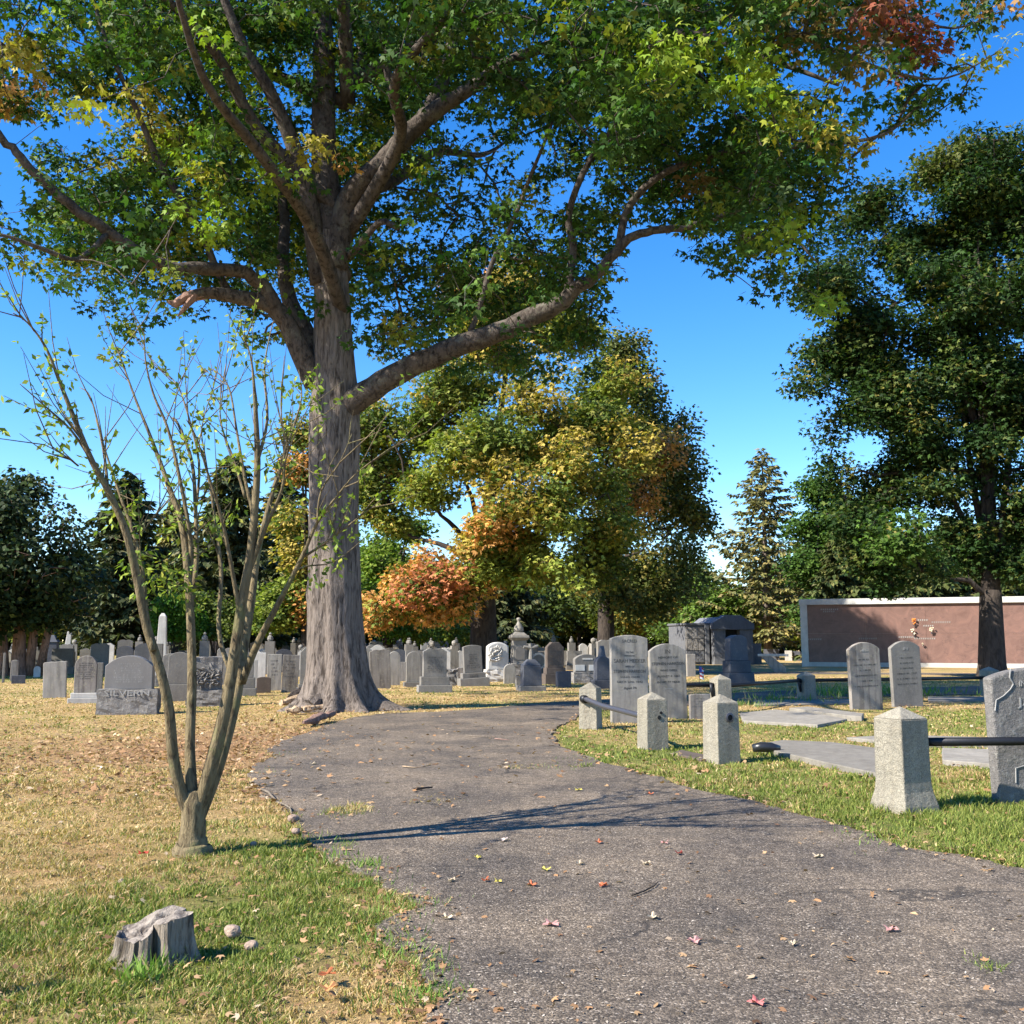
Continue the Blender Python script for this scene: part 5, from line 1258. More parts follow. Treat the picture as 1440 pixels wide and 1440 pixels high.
lobed('dark_maple', 'large dark green maple with forked trunk before the pink granite wall', 1393, 43.5, .52, 830,
      [(1230, 290, 34), (1185, 330, 34), (1170, 400, 40), (1235, 370, 46), (1330, 245, 42, 0, (.12, .13, .03)), (1395, 235, 50), (1375, 270, 44), (1290, 330, 36), (1365, 320, 50), (1430, 310, 46), (1490, 380, 75), (1230, 455, 54), (1175, 500, 40), (1148, 540, 26), (1310, 430, 58), (1400, 440, 62),
       (1195, 600, 42), (1255, 560, 56), (1335, 560, 66), (1420, 580, 66), (1182, 665, 34), (1240, 690, 50), (1315, 680, 58), (1395, 690, 56), (1262, 760, 34, -3, (.08, .15, .025)), (1200, 735, 34), (1345, 750, 30), (1300, 795, 30), (1385, 785, 34), (1435, 800, 30), (1250, 815, 24), (1225, 785, 26), (1355, 285, 34), (1300, 290, 26), (1430, 265, 34), (1280, 400, 40), (1350, 390, 44), (1290, 500, 40), (1370, 510, 44), (1220, 520, 34), (1290, 620, 40), (1370, 630, 44), (1480, 560, 80), (1510, 700, 70), (1440, 740, 30), (1560, 450, 70)],
      PR, .19, 5600, 28, 105, tmpl=T_MAPLE, srad=.85, gapiness=.44, clump=.5)
PD = [(.6, (.022, .04, .012)), (.3, (.038, .06, .016)), (.1, (.07, .09, .02))]
lobed('cedar_tree', 'dark cedar with several reddish trunks standing over the shaded graves', 28, 46, .30, 880,
      [(35, 700, 30), (0, 725, 38), (-40, 760, 60), (62, 740, 36), (95, 800, 36), (45, 790, 50), (108, 850, 26), (0, 830, 50), (70, 850, 36), (-60, 850, 60), (20, 690, 22)], PD, .22, 1500, 30, 106, barkm='bark_red', up=.3, flat=.8, mat='needle')
mb = MB()
for dx, rr in ((-1.0, .24), (.75, .2), (1.5, .17)):
    x0 = X_at(28, 46); 
    mb.tube([(x0 + dx * .5, 46 + dx * .3, -.1), (x0 + dx * .8, 46, 1.5), (x0 + dx * 1.1, 46, 4)], [rr * 1.2, rr, rr * .8], 9)
cd = [o for o in bpy.data.objects if o.name.startswith('cedar_tree')][0]
o = mb.build('side_trunk', M['bark_red'], cd, smooth=True); to_local(o, (X_at(28, 46), 46, 0))
# rounded arborvitae
lobed('arborvitae', 'bright green rounded arborvitae behind the white obelisk', 245, 50, .15, 925,
      [(245, 862, 24, 0), (232, 885, 20, 0), (262, 890, 22, 0), (245, 905, 24, 0), (270, 875, 14, 0), (238, 912, 16, 0)], [(.6, (.055, .13, .012)), (.4, (.085, .18, .02))], .13, 520, 30, 107, srad=.4, up=.3, flat=1.0, gapiness=.35)
lobed('garden_shrub', 'yellow-green shrub crowding behind the arborvitae', 300, 52, .12, 925,
      [(300, 870, 24), (285, 850, 16), (322, 890, 22), (300, 905, 22), (330, 860, 16)], [(.5, (.09, .12, .02)), (.3, (.16, .19, .03)), (.2, (.05, .08, .02))], .17, 260, 26, 108, srad=.6, gapiness=.35)
lobed('garden_shrub', 'sunlit yellow shrub beyond the markers, between mausoleum and pink wall', 1068, 92, .12, 930,
      [(1065, 900, 16), (1085, 912, 12), (1100, 905, 12), (1050, 885, 12), (1115, 900, 12), (1128, 880, 12)], [(.6, (.22, .27, .03)), (.4, (.32, .32, .05))], .25, 260, 26, 109, srad=.8, gapiness=.35)
lobed('broadleaf_tree', 'light green leafy tree rising behind the grey mausoleum', 1003, 84, .3, 880,
      [(1000, 845, 24), (1020, 840, 22), (985, 860, 22), (1040, 870, 18), (1000, 885, 20), (965, 880, 22), (975, 820, 14), (935, 880, 24)], [(.5, (.08, .13, .025)), (.5, (.12, .19, .03))], .28, 420, 26, 110, srad=1.2)

def conifer(name, label, px, py_top, Y, py_b, halfw, pal, seed, group=None, nb=46, dens_=26, droop=.35, leaf=.45, gap=.0, mat='needle', clear=.06, barkm='bark_dark', asym=0, fan=1.25):
    """a conifer: whorled boughs with hanging twigs"""
    rs = np.random.default_rng(seed); x0 = X_at(px, Y); h = P(px, py_top, Y).z; hw_ = halfw / FPX * Y * fan
    mb = MB(); mb.tube([(x0, Y, -.1), (x0, Y, h * .4), (x0, Y, h * .75), (x0, Y, h)], [.035 * h * .6, .022 * h * .6, .012 * h * .6, .02], 9)
    pos = []; fw = []; nr = []
    for k in range(nb * 4):
        tt = clear + (1 - clear) * ((k + rs.random()) / (nb * 4)) ** .9
        z = h * tt; a = k * 2.399 + rs.normal() * .3
        L_ = hw_ * (1 - tt) ** .62 * 1.25 * rs.uniform(.5, 1.15) * (1 + asym * math.cos(a))
        if L_ < .25: L_ = .25
        if tt > .97: L_ = .3
        n = 7; pr = []
        for i in range(n + 1):
            s = i / n; pr.append(Vector((x0 + math.cos(a) * L_ * s, Y + math.sin(a) * L_ * s, z + L_ * (.22 * s - droop * s * s + (.12 * max(0, s - .75) * 4)))))
        mb.tube(pr, [.05 * (1 - i / n) * (1 - tt * .6) + .008 for i in range(n + 1)], 4, cap=False)
        m = max(6, int(dens_ * L_))
        s = rs.random(m) ** .7; idx = np.minimum((s * n).astype(int), n - 1); fr = s * n - idx
        A_ = np.array([pr[i] for i in idx]); B_ = np.array([pr[i + 1] for i in idx]); q_ = A_ + (B_ - A_) * fr[:, None]
        sd_ = rs.choice([-1, 1], m); spread = rs.random(m) * .32 * L_ * (1 - s * .6)
        q_[:, 0] += -math.sin(a) * sd_ * spread; q_[:, 1] += math.cos(a) * sd_ * spread; q_[:, 2] -= spread * .25
        pos.append(q_); d = np.stack([math.cos(a) * .7 - math.sin(a) * sd_ * .7, math.sin(a) * .7 + math.cos(a) * sd_ * .7, -rs.random(m) * 1.5 * droop - .1], 1) + rs.normal(size=(m, 3)) * .25
        fw.append(d); nn = rs.normal(size=(m, 3)) * .4; nn[:, 2] += .8; nr.append(nn)
    pos = np.concatenate(pos); fw = np.concatenate(fw); nr = np.concatenate(nr)
    col = np.clip(cpal(len(pos), pal, rs, .25), .005, .9)
    t = empty(name, (x0, Y, 0), 0, label, 'tree', group)
    o = leaf_obj('crown', pos, fw, nr, rs.uniform(.6, 1.25, len(pos)) * leaf, col, T_LANCE, M[mat], t, width=1.5); to_local(o, (x0, Y, 0))
    o = mb.build('trunk', M[barkm], t, smooth=True); to_local(o, (x0, Y, 0))
    return t
PS = [(.5, (.12, .12, .04)), (.3, (.17, .155, .05)), (.2, (.24, .19, .065))]
conifer('spruce_tree', 'tall olive spruce standing alone against the sky, behind the mausoleum and bench', 1080, 632, 84, 935, 62, PS, 201, dens_=17, droop=.25, leaf=.5, nb=40, barkm='bark', fan=1.5)
PSD = [(.5, (.045, .06, .022)), (.35, (.075, .09, .035)), (.15, (.13, .12, .045))]
lobed('broadleaf_tree', 'green broadleaf tree filling between the lone spruce and the dark maple', 1150, 78, .3, 880,
      [(1150, 690, 22), (1175, 720, 30), (1140, 740, 26), (1165, 780, 34), (1200, 760, 34), (1135, 800, 28), (1180, 830, 30), (1215, 700, 26), (1145, 860, 26)], [(.5, (.05, .10, .02)), (.5, (.08, .14, .025))], .28, 700, 26, 202, srad=1.1)
conifer('spruce_tree', 'dark spruce poking above the cedar between the stems of the young tree', 172, 664, 72, 930, 62, PSD, 203, dens_=28, leaf=.6, nb=42, gap=.2, droop=.3)
conifer('spruce_tree', 'shadowy spruce behind the thickest stems of the young tree', 318, 640, 66, 930, 66, PSD, 204, dens_=28, leaf=.6, nb=44, droop=.35)
conifer('spruce_tree', 'brownish spruce between the two dark ones behind the young tree', 238, 700, 80, 930, 52, PS, 205, dens_=24, leaf=.6, nb=36)
conifer('spruce_tree', 'narrow dark spruce directly behind the left edge of the big trunk', 395, 640, 74, 930, 46, PSD, 206, dens_=26, leaf=.6, nb=38)
conifer('spruce_tree', 'dark green hemlock filling the gap under the autumn maple', 716, 760, 74, 930, 46, PSD, 207, dens_=30, leaf=.55, nb=34)
# evergreens behind the pink wall
for k, (px, pt, hw_) in enumerate([(1190, 735, 50), (1240, 700, 55), (1295, 745, 52), (1345, 725, 56), (1400, 735, 56), (1455, 700, 60)]):
    lb = ['bushy evergreen above the left end of the pink wall', 'tallest of the bushy evergreens above the pink wall', 'bushy evergreen above the crypt flowers on the pink wall', 'bushy evergreen above the pink wall, just left of the dark maple trunk', 'bushy evergreen straight behind the dark maple trunk', 'bushy evergreen above the pink wall at the picture edge'][k]
    conifer('evergreen_tree', lb, px, pt, 74 + (k % 2) * 3, 930, hw_, [(.4, (.05, .075, .022)), (.35, (.085, .10, .03)), (.25, (.13, .13, .04))], 300 + k, 'evergreens behind the crypt building', nb=30, dens_=30, leaf=.6, droop=.42)

# the far belt of woods: prototypes and copies
def copy_tree(src, loc, rz, s, label, group):
    t = src.copy(); COL.objects.link(t); t.location = loc; t.rotation_euler = (0, 0, rz); t.scale = (s, s, s); t['label'] = label; t['group'] = group
    for ch in src.children:
        c = ch.copy(); COL.objects.link(c); c.parent = t
    return t
def belt_proto(px, Y, pal, seed, label, hh=150):
    lob = []; r_ = random.Random(seed)
    for k in range(12):
        lob.append((px + r_.uniform(-45, 45), 905 - hh * r_.uniform(.25, .95), r_.uniform(22, 34)))
    return lobed('woodland_tree', label, px, Y, .3, 885, lob, pal, .34, 520, 26, seed, 'trees of the far woods', srad=1.2, gapiness=.42, clump=.35)
B1 = belt_proto(480, 100, [(.5, (.04, .065, .018)), (.5, (.06, .09, .02))], 401, 'dark green woodland tree far behind the big trunk', 110)
B2 = belt_proto(560, 104, [(.5, (.07, .11, .02)), (.3, (.12, .15, .03)), (.2, (.2, .19, .04))], 402, 'mid green woodland tree far behind the red boughs of the autumn maple', 100)
B3 = belt_proto(910, 98, [(.4, (.06, .085, .02)), (.3, (.13, .13, .03)), (.3, (.28, .2, .04))], 403, 'yellowing woodland tree far behind the weeping tree', 90)
r3 = random.Random(11)
spots = [(-150, 'beyond the cedar, outside its far side'), (-80, 'just beyond the cedar'), (-10, 'behind the cedar trunks'), (60, 'between cedar and obelisk'), (120, 'above the round-topped stepped headstone'), (175, 'above the wide granite headstone'),
         (225, 'straight behind the white obelisk'), (280, 'behind the arborvitae'), (335, 'behind the thick stems of the young tree'), (385, 'behind the touching twin headstones'), (425, 'at the left edge of the big trunk'), (620, 'behind the autumn maple trunk on its near side'), (665, 'straight behind the autumn maple trunk'),
         (720, 'behind the urn monument'), (770, 'behind the brown clipped-corner headstone'), (815, 'behind the wide low granite headstone'), (860, 'behind the tall flat-topped headstone'), (965, 'behind the crypt block'), (1010, 'far behind the mausoleum roof'), (1045, 'in the gap between mausoleum and spruce'),
         (1100, 'far behind the lone spruce'), (1150, 'far behind the left corner of the pink wall'), (1210, 'far above the pink wall, first from its left corner'), (1270, 'far above the crypt flowers'), (1330, 'far above the pink wall before the maple trunk'), (1400, 'far behind the maple trunk'), (1470, 'far above the wall at the picture edge'), (1540, 'far beyond the picture edge'), (1660, 'well beyond the picture edge, past the crypt building'), (1800, 'outermost on the crypt side'), (-240, 'second beyond the cedar, outside the picture'), (-350, 'third beyond the cedar, outside the picture'), (-480, 'outermost beyond the cedar')]
for k, (px, wh) in enumerate(spots):
    src = (B1, B2, B3)[r3.choice([0, 0, 1, 1, 2])] if not 950 < px < 1060 else B2
    Yd = r3.uniform(100, 118); s = r3.uniform(.85, 1.2) * (.62 if 980 < px < 1060 else 1)
    kind_ = {B1: 'dark green', B2: 'mid green', B3: 'yellowing'}[src]
    copy_tree(src, (X_at(px, Yd), Yd, 0), r3.uniform(0, 6.28), s, kind_ + ' woodland tree ' + wh, 'trees of the far woods')
# low undergrowth belt that closes the view under the far crowns
rsU = np.random.default_rng(55); n = 100000
ux = rsU.uniform(-150, 160, n); uy = 122 + rsU.normal(size=n) * 2.5; uh = 5.5 + 3.5 * fbm(ux * .12, uy * .02, 15)
uz = rsU.random(n) * uh
c = cpal(n, [(.5, (.03, .05, .015)), (.3, (.05, .08, .02)), (.2, (.10, .12, .03))], rsU, .2)
dv = rsU.normal(size=(n, 3)); nv = rsU.normal(size=(n, 3)); nv[:, 2] += .5
tag(leaf_obj('undergrowth', np.stack([ux, uy, uz], 1), dv, nv, rsU.uniform(.5, 1.0, n), np.clip(c, .005, 1), T_DIAM, M['leaf']), 'dense dark undergrowth closing the far edge of the cemetery', 'undergrowth', kind='stuff')

# ============================================================ YOUNG TREE
YY_ = 7.75
yt = empty('young_tree', (float(P(272, 1188, YY_ + .1).x), YY_ + .1, 0), 0, 'young many-stemmed tree with sparse lime leaves on the lawn beside the asphalt', 'tree')
Wy = Wood(); rsY = np.random.default_rng(88)
def st(pts, rads, dy0, dy1, n=8):
    m = len(pts); rr = np.interp(np.linspace(0, 1, m), np.linspace(0, 1, len(rads)), rads)
    V = [P(px, py, YY_ + .1 + dy0 + (dy1 - dy0) * (i / (m - 1)) ** 1.1) for i, (px, py) in enumerate(pts)]
    Wy.limb(V, list(rr), n, 4); return V
stems = []
Wy.limb([P(271, 1200, YY_ + .1), P(271, 1190, YY_ + .1), P(271, 1176, YY_ + .1), P(272, 1150, YY_ + .1), P(273, 1128, YY_ + .1), P(274, 1112, YY_ + .1)], [.16, .125, .10, .09, .092, .06], 18, 4, .003)
stems.append(st([(272, 1160), (254, 1112), (243, 1060), (238, 1000), (226, 945), (206, 880), (192, 810), (176, 745), (152, 690), (130, 650), (105, 590), (85, 540), (65, 490), (40, 455), (18, 440)], [.05, .048, .042, .038, .036, .032, .026, .024, .018, .012, .007, .004], 0, -.9))
stems.append(st([(130, 650), (100, 605), (62, 570), (28, 540)], [.012, .009, .006, .003], -.5, -.8, 5))
stems.append(st([(152, 690), (145, 630), (128, 560), (112, 545)], [.014, .01, .006, .003], -.45, -.2, 5))
stems.append(st([(110, 655), (90, 640), (62, 625)], [.008, .005, .003], -.5, -.9, 5))
stems.append(st([(216, 915), (205, 860), (200, 800), (186, 745), (170, 700), (150, 640), (135, 590)], [.026, .022, .018, .014, .01, .005], -.3, .1, 6))
stems.append(st([(190, 760), (210, 735), (232, 705)], [.008, .006, .003], -.2, -.1, 5))
stems.append(st([(270, 1120), (267, 1050), (270, 960), (268, 870), (264, 810), (256, 740), (236, 680), (214, 620), (190, 560), (172, 510), (160, 480)], [.05, .04, .037, .034, .03, .024, .016, .011, .007, .004], 0, .7))
stems.append(st([(266, 830), (268, 760), (250, 660), (235, 600), (216, 555), (205, 510), (203, 470)], [.022, .018, .013, .009, .004], .3, .2, 6))
stems.append(st([(268, 860), (276, 790), (275, 720), (270, 650), (252, 600), (244, 588)], [.026, .022, .018, .013, .011], .3, .9, 6))
stems.append(st([(275, 720), (280, 650), (262, 575), (248, 540), (228, 520)], [.014, .01, .007, .003], .6, 1.0, 5))
stems.append(st([(274, 1156), (292, 1095), (314, 1010), (328, 930), (340, 850), (352, 780), (358, 720), (362, 650), (360, 590), (357, 540), (352, 500), (338, 462)], [.05, .056, .05, .045, .04, .034, .032, .026, .02, .012, .007, .004], 0, -.3))
stems.append(st([(276, 1160), (306, 1080), (330, 990), (343, 910), (354, 840), (364, 770), (384, 690), (408, 615), (424, 560), (420, 520)], [.05, .05, .045, .04, .034, .025, .02, .012, .007, .003], .05, .9))
stems.append(st([(326, 950), (308, 890), (311, 810), (305, 750), (298, 700), (288, 640), (284, 600), (300, 545)], [.024, .02, .018, .014, .01, .006, .003], .1, .9, 6))
stems.append(st([(340, 960), (362, 905), (395, 842), (424, 785), (446, 735), (472, 700), (502, 665), (560, 622)], [.034, .028, .022, .017, .012, .008, .005, .003], .2, -.6))
stems.append(st([(424, 785), (455, 765), (495, 735), (540, 700)], [.012, .009, .006, .003], -.1, -.3, 5))
stems.append(st([(446, 735), (452, 690), (478, 650), (495, 610)], [.010, .007, .005, .003], -.3, -.5, 5))
stems.append(st([(395, 842), (420, 800), (470, 790), (520, 750)], [.010, .008, .005, .003], 0, .3, 5))
stems.append(st([(338, 870), (326, 800), (312, 730), (292, 665), (276, 615), (262, 590)], [.022, .018, .014, .01, .006, .003], -.1, -.6, 6))
stems.append(st([(352, 800), (372, 745), (396, 690), (402, 645), (420, 600), (440, 560)], [.022, .018, .013, .009, .005, .003], -.1, -.5, 6))
stems.append(st([(358, 730), (344, 670), (332, 600), (322, 545), (300, 520), (282, 525)], [.018, .014, .01, .007, .004, .003], -.1, .2, 5))
stems.append(st([(362, 650), (376, 590), (372, 520), (380, 470), (385, 450)], [.016, .012, .008, .005, .003], -.2, .1, 5))
stems.append(st([(345, 700), (330, 650), (312, 600), (310, 560), (318, 510)], [.014, .011, .008, .005, .003], .1, .5, 5))
stems.append(st([(384, 690), (400, 640), (395, 570), (400, 500)], [.014, .010, .006, .003], .6, .5, 5))
# spur twigs and leaves
Lp = []; Lf = []; Ln = []; Lc = []
for si, V in enumerate(stems):
    m = len(V)
    for i in range(m - 1):
        z = V[i].z; seg = V[i + 1] - V[i]
        if z < 2.1: continue
        ntw = int(rsY.poisson(2.5))
        for k in range(ntw):
            tt = rsY.random(); a = V[i] + seg * tt; d = seg.normalized() * rsY.uniform(.5, 1.1) + Vector(tuple(rsY.normal(size=3) * .42)); d.normalize()
            L_ = rsY.uniform(.10, .75) * (1.0 if z > 2.5 else .6)
            p2 = a + d * L_ * .5 + Vector((0, 0, .02)); p3 = a + d * L_ + Vector((0, 0, L_ * .22)) + Vector(tuple(rsY.normal(size=3) * .02))
            Wy.mb.tube([a, p2, p3], [.0055, .004, .002], 4, cap=False)
            nlf = 0 if rsY.random() < .5 else int(rsY.integers(6, 18))
            for q_ in range(nlf):
                s = rsY.uniform(.3, 1.05); p = a.lerp(p3, s); Lp.append(tuple(p)); Lf.append(tuple(d * .5 + Vector(tuple(rsY.normal(size=3) * .6)) + Vector((0, 0, -.35)))); nn = rsY.normal(size=3) * .5; nn[2] += .7; Ln.append(nn)
def tuft(px, py, dy, n, r_):
    n = int(n * 3.2)
    c = np.array(P(px, py, YY_ + .1 + dy))
    for q_ in range(n):
        o_ = rsY.normal(size=3) * r_ * .5; Lp.append(tuple(c + o_)); Lf.append(tuple(o_ + rsY.normal(size=3) * .08 + np.array([0, 0, -.04]))); nn = rsY.normal(size=3) * .5; nn[2] += .7; Ln.append(nn)
for a in ((195, 800, -.2, 16, .14), (215, 812, -.2, 18, .16), (238, 808, .1, 22, .16), (250, 820, .1, 18, .14), (262, 835, .2, 14, .12), (150, 680, -.4, 14, .12), (165, 720, -.3, 14, .12), (140, 665, -.4, 12, .1), (185, 790, -.2, 14, .12), (90, 610, -.5, 18, .15), (80, 595, -.5, 14, .12), (70, 500, -.7, 12, .1), (85, 530, -.7, 12, .1),
          (245, 635, .5, 14, .14), (262, 620, .6, 14, .14), (285, 600, .7, 12, .12), (340, 480, -.2, 14, .14), (355, 510, -.2, 14, .12), (335, 650, -.1, 12, .12), (300, 730, .2, 12, .12), (330, 720, .1, 10, .1), (380, 655, -.2, 12, .1), (440, 560, .5, 16, .12), (432, 548, .4, 14, .12), (470, 790, .1, 10, .1), (500, 745, .1, 10, .1), (440, 810, 0, 10, .1), (170, 505, .6, 10, .08), (250, 740, .4, 12, .12), (235, 745, .4, 10, .1), (405, 540, .4, 10, .12)):
    tuft(*a)
Lp = np.array(Lp); Lf = np.array(Lf); Ln = np.array(Ln)
lc = cpal(len(Lp), [(.35, (.16, .23, .035)), (.35, (.28, .34, .05)), (.18, (.09, .14, .03)), (.12, (.38, .38, .07))], rsY, .15)
o = leaf_obj('foliage', Lp, Lf, Ln, rsY.uniform(.038, .075, len(Lp)), np.clip(lc, .01, .9), T_DIAM, M['leaf'], yt, width=.6); to_local(o, yt.location)
o = Wy.build(M['bark_young'], yt, 'stems'); to_local(o, yt.location)

# ============================================================ STUMP, ROCKS, STICKS
X, Y = gp(196, 1362); Y += .14
t = empty('tree_stump', (X, Y, 0), 0, 'grey weathered split tree stump in the grass', 'stump')
def stump():
    ns = 72; R0 = []
    out_ = []
    for k in range(ns):
        a = 2 * math.pi * k / ns
        r = .17 * (1 + .16 * math.cos(2 * a) + .10 * math.sin(3 * a + .6) + .05 * math.sin(7 * a + 1) + .03 * math.sin(13 * a))
        # deep notches
        for na, dp, wd_ in ((R(-62), .10, .13), (R(165), .05, .12), (R(20), .04, .10), (R(-140), .04, .07), (R(-100), .035, .05)):
            d = (a - na + math.pi) % (2 * math.pi) - math.pi; r -= dp * math.exp(-(d / wd_) ** 2)
        out_.append((a, r))
    V = []; F = []; zs = [-.05, 0, .04, .10, .16, .2]
    def toph(x, y): return .175 + .30 * x + .32 * y + .018 * math.sin(22 * x + 9 * y) 
    for i, z in enumerate(zs):
        fl = [1.38, 1.25, 1.12, 1.03, 1.0, .985][i]
        for a, r in out_:
            rr = .84 * r * fl * (1 + .025 * math.sin(31 * a) + .02 * math.sin(47 * a + 2)); x, y = rr * math.cos(a) * 1.12, rr * math.sin(a) * .85
            f_ = (z - 0) / .2; zz = z if z <= 0 else toph(x, y) * f_
            V.append((x, y, zz))
    for i in range(len(zs) - 1):
        for k in range(ns): F.append((i * ns + k, i * ns + (k + 1) % ns, (i + 1) * ns + (k + 1) % ns, (i + 1) * ns + k))
    # top surface in rings towards the hollow split
    base_i = (len(zs) - 1) * ns; prev = base_i
    TVs = []; TF_ = []
    rings = [1.0, .88, .72, .55, .38, .2, .05]
    for j, s in enumerate(rings):
        for a, r in out_:
            x, y = .84 * r * .985 * s * math.cos(a) * 1.12, .84 * r * .985 * s * math.sin(a) * .85
            d = abs(y - (.25 * x + .015 + .012 * math.sin(30 * x))); cut = .10 * math.exp(-(d / .02) ** 2) * (1 if -.15 < x < .10 else 0) if s < .9 else 0
            TVs.append((x, y, toph(x, y) - cut + .006 * math.sin(60 * x + 20 * y) * (s < 1) - (0 if s == 1 else .004)))
    for j in range(len(rings) - 1):
        for k in range(ns): TF_.append((j * ns + k, j * ns + (k + 1) % ns, (j + 1) * ns + (k + 1) % ns, (j + 1) * ns + k))
    TF_.append(tuple((len(rings) - 1) * ns + k for k in range(ns)))
    return V, F, TVs, TF_
V, F, TV2, TF2 = stump()
mb = MB(); mb.add(V, F); mb.build('side', M['wood_old'], t)
mb = MB(); mb.add(TV2, TF2); mb.build('top', M['wood_top'], t)
def rock(px, py, s, label, seed, mat='rockbit'):
    x, y = gp(px, py); import bmesh
    bm = bmesh.new(); bmesh.ops.create_icosphere(bm, subdivisions=3, radius=s)
    rr = random.Random(seed)
    for v in bm.verts:
        k = 1 + .6 * (float(fbm(np.array([v.co.x / s * 1.6 + seed]), np.array([v.co.y / s * 1.6 + v.co.z / s]), seed)[0]) - .5); v.co = Vector((v.co.x * k * 1.15, v.co.y * k * .9, v.co.z * k * .85))
    me = bpy.data.meshes.new('rock'); bm.to_mesh(me); bm.free()
    tag(link('rock', me, M[mat], None, (x, y + s * .5, s * .55)), label, 'rock', 'loose rocks on the lawn')
rock(326, 1318, .042, 'larger pinkish rock standing in the grass right of the stump', 1)
rock(352, 1336, .032, 'smaller tan rock lying just below the larger one, right of the stump', 2)
rock(412, 1156, .045, 'tan rock at the asphalt edge by the curved twig', 3)
rock(415, 1172, .03, 'flat tan rock at the asphalt edge below the first tan rock', 4)
rock(170, 1242, .02, 'small pale pebble in the grass above the stump', 5)
rock(356, 1190, .025, 'pale pebble in the grass beside the young tree', 6)
def stick(pxs, r_, label, mat='wood_old'):
    pts = [Vector((*gp(*p), r_ + .006)) for p in pxs]; c = pts[0].copy(); c.z = 0
    mb = MB(); mb.tube([p - c for p in pts], [r_ * (1 - .5 * i / (len(pts) - 1)) for i in range(len(pts))], 7)
    tag(mb.build('stick', M[mat], None, c, smooth=True), label, 'stick', 'fallen sticks')
stick([(367, 1112), (378, 1117), (390, 1131), (400, 1134), (408, 1139), (410, 1147)], .014, 'pale curved stick at the asphalt edge behind the young tree')
stick([(345, 1110), (365, 1109), (386, 1107)], .012, 'straight stick pointing from the grass onto the asphalt', 'wood_rot')
stick([(582, 1113), (595, 1111), (608, 1110)], .016, 'short dark stick in the middle of the asphalt', 'bark_dark')
stick([(566, 1079), (585, 1081), (605, 1078)], .008, 'thin brown stick lying across the far asphalt', 'wood_rot')
stick([(888, 1262), (905, 1256), (920, 1248), (925, 1243)], .006, 'thin dark curved twig on the near asphalt', 'bark_dark')
stick([(655, 1035), (690, 1038)], .008, 'slim pale twig on the far asphalt left of the enclosure', 'wood_old')
stick([(696, 1040), (716, 1042)], .010, 'reddish twig on the far asphalt left of the enclosure', 'bark_red')
# wooden stake just outside the picture whose shadow reaches the stump
mb = MB(); mb.tube([(0, 0, -.1), (0, 0, .7), (.01, 0, 1.3)], [.05, .045, .035], 9)
tag(mb.build('wooden_stake', M['wood_old'], None, (-3.55, 4.25, 0), smooth=True), 'weathered wooden stake standing in the lawn beyond the stump', 'stake')

